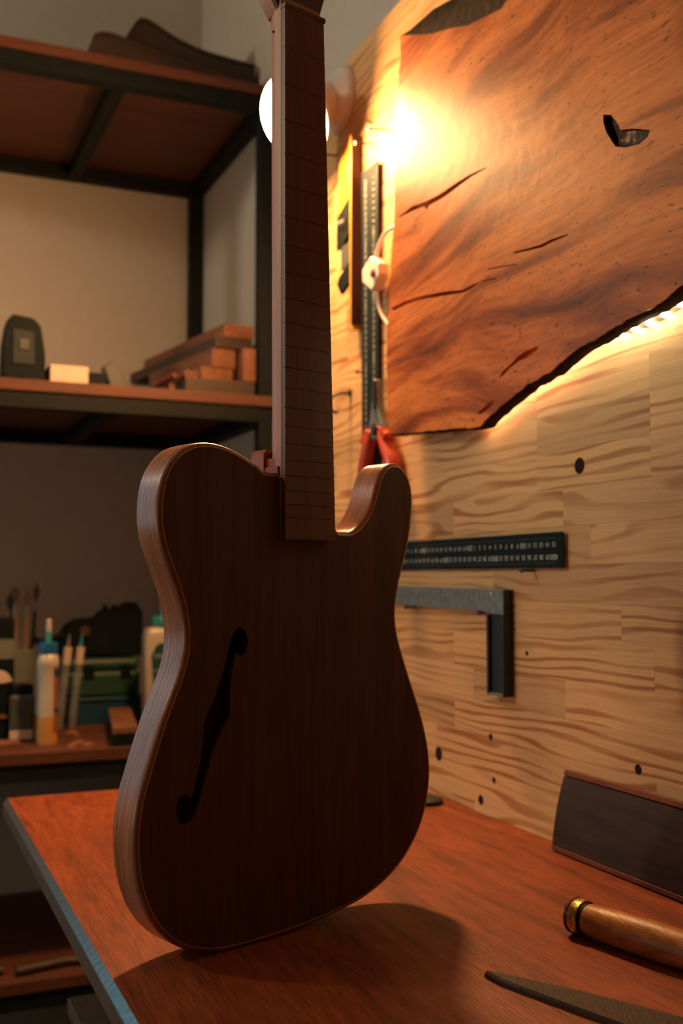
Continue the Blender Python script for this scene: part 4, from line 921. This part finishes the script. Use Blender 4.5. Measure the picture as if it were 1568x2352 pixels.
dk = tag(empty('drill_box', (.24, 2.30, Z)), 'dark box with a grey band standing in front of the frosted jar', 'box')
MB().box((.185, 2.31, Z), (.262, 2.345, Z+.235)).build('body', M['black'], dk, smooth=0, bevel=.005)
MB().box((.186, 2.3085, Z+.150), (.261, 2.3098, Z+.190)).build('band', M['greyjar'], dk, smooth=0)
# two slim clear applicators
for i, (x, lb) in enumerate(((.352, 'slim clear applicator tube beside the blue capped bottle'), (.378, 'slim clear applicator tube with a teal tip'))):
    r = tag(empty('applicator', (x, 2.30, Z)), lb, 'applicator', 'clear applicators on the lower shelf')
    o = Vector((x, 2.30, Z + .0012)); d = Vector((.10, 0, 1)).normalized()
    MB().lathe([(.0085, 0), (.0085, .10), (.0085, .135)], o + Vector((0, 0, .0005)), d, 16).build('barrel', M['clear'], r, smooth=50)
    MB().lathe([(.0070, .001), (.0070, .09)], o + Vector((0, 0, .0005)), d, 16).build('filling', M['greytxt'], r, smooth=50)
    MB().lathe([(.0088, .135), (.0088, .171)], o, d, 16).build('collar', M['paper'], r, smooth=50)
    MB().lathe([(.0040, .171), (.0014, .198)], o, d, 12).build('tip', M['teal'] if i else M['clear'], r, smooth=50)
# green case with a power tool on it, blue tray underneath
tray = tag(empty('blue_tray', (.47, 2.42, Z)), 'dark blue plastic tray under the green case on the lower shelf', 'tray')
MB().prism([(.385, 0), (.540, 0), (.548, .050), (.378, .050)], [], lambda a, b, d: (a, d, Z + b), 2.36, 2.52).build('tub', M['bluecase'], tray, smooth=0, bevel=.004)
MB().box((.374, 2.355, Z+.050), (.552, 2.525, Z+.056)).build('lip', M['bluecase'], tray, smooth=0, bevel=.002)
gc = tag(empty('green_case', (.47, 2.44, Z+.056)), 'dark green tool case between the blue tray and the black tool', 'tool case')
MB().box((.380, 2.37, Z+.0562), (.540, 2.51, Z+.112)).build('shell', M['greenbox'], gc, smooth=0, bevel=.008)
MB().box((.382, 2.372, Z+.1122), (.538, 2.508, Z+.140)).build('lid', M['greenbox'], gc, smooth=0, bevel=.010)
for x in (.415, .495):
    MB().box((x, 2.3655, Z+.098), (x+.022, 2.3702, Z+.126)).build('latch', M['black'], gc, smooth=0, bevel=.001)
pt = tag(empty('power_tool', (.46, 2.44, Z+.14)), 'black power tool lying on the green case between the glue bottles', 'power tool')
bp_ = [(.372, .142), (.372, .185), (.385, .212), (.410, .224), (.450, .228), (.462, .242), (.500, .247), (.522, .262), (.535, .262), (.550, .240), (.552, .142)]
MB().prism(bp_, [], lambda a, b, d: (a, d, Z + b), 2.40, 2.475).build('housing', M['black'], pt, smooth=20, bevel=.008)
for x in (.470, .490):
    MB().lathe([(.006, 0), (.007, .006), (.005, .014)], (x, 2.43, Z+.242), (0, 0, 1), 14).build('knob', M['black'], pt, smooth=50)
MB().tube(catmull([(.380, 2.42, Z+.195), (.352, 2.42, Z+.180), (.330, 2.43, Z+.176), (.318, 2.44, Z+.182)], 6), .0075, 10).build('handle', M['black'], pt, smooth=60)
MB().lathe([(.011, 0), (.011, .004)], (.420, 2.398, Z+.200), (0, -1, 0), 18).build('badge', M['bench_frame'], pt, smooth=50)
# wood block near the front edge, a few scraps
wbk = tag(empty('clamped_block', (.46, 2.2, Z)), 'pale wood block on a dark base lying across the lower shelf', 'wood block')
def skew(x0, x1, y0, y1, z0, z1, k):
    return MB().loft([[Vector((x + k*(y - y0), y, z)) for x, z in ((x0, z0), (x1, z0), (x1, z1), (x0, z1))] for y in (y0, y1)])
skew(.412, .460, 2.032, 2.330, Z, Z+.022, .17).build('base', M['black'], wbk, smooth=0, bevel=.001)
skew(.410, .458, 2.030, 2.335, Z+.0222, Z+.036, .17).build('top', M['lumber'], wbk, smooth=0, bevel=.002)
tag(MB().box((.495, 2.05, Z), (.56, 2.20, Z+.018)).build('wood_strip', M['lumber_dark'], None, smooth=0, bevel=.001), 'dark wood strip on the lower shelf right of the pale block', 'offcut')
for i, (x, y, s) in enumerate(((.355, 2.075, .012), (.372, 2.060, .009), (.340, 2.060, .008), (.362, 2.20, .014))):
    rr_ = random.Random(i)
    ring = lambda z, k: [Vector((x + s*k*(1 + .3*rr_.random())*math.cos(a), y + s*k*(1+.3*rr_.random())*math.sin(a), z)) for a in [2*math.pi*q/9 for q in range(9)]]
    tag(MB().loft([ring(Z, 1), ring(Z + s*.5, .9), ring(Z + s*.8, .4)]).build('wood_chip', M['lumber'], None, smooth=0),
        ('largest crumpled wood chip in front of the clear applicators', 'small wood chip nearest the shelf edge right of the blue capped bottle', 'tiny wood chip close to the foot of the blue capped bottle', 'wood chip lying behind the others by the applicators')[i], 'wood chip', 'wood chips on the lower shelf')
# sticks on the bottom shelf
Z = TOPS[3] + .0002
for x0, x1, y, r, lb in ((-.10, .225, 2.06, .008, 'short stick at the left of the bottom shelf'), (.245, .42, 2.05, .009, 'long stick at the right of the bottom shelf')):
    tag(MB().tube([(x0, y, Z + r), ((x0+x1)/2, y + .02, Z + r), (x1, y + .01, Z + r)], r, 10).build('wood_stick', M['lumber_dark'], None, smooth=50), lb, 'stick', 'sticks on the bottom shelf')
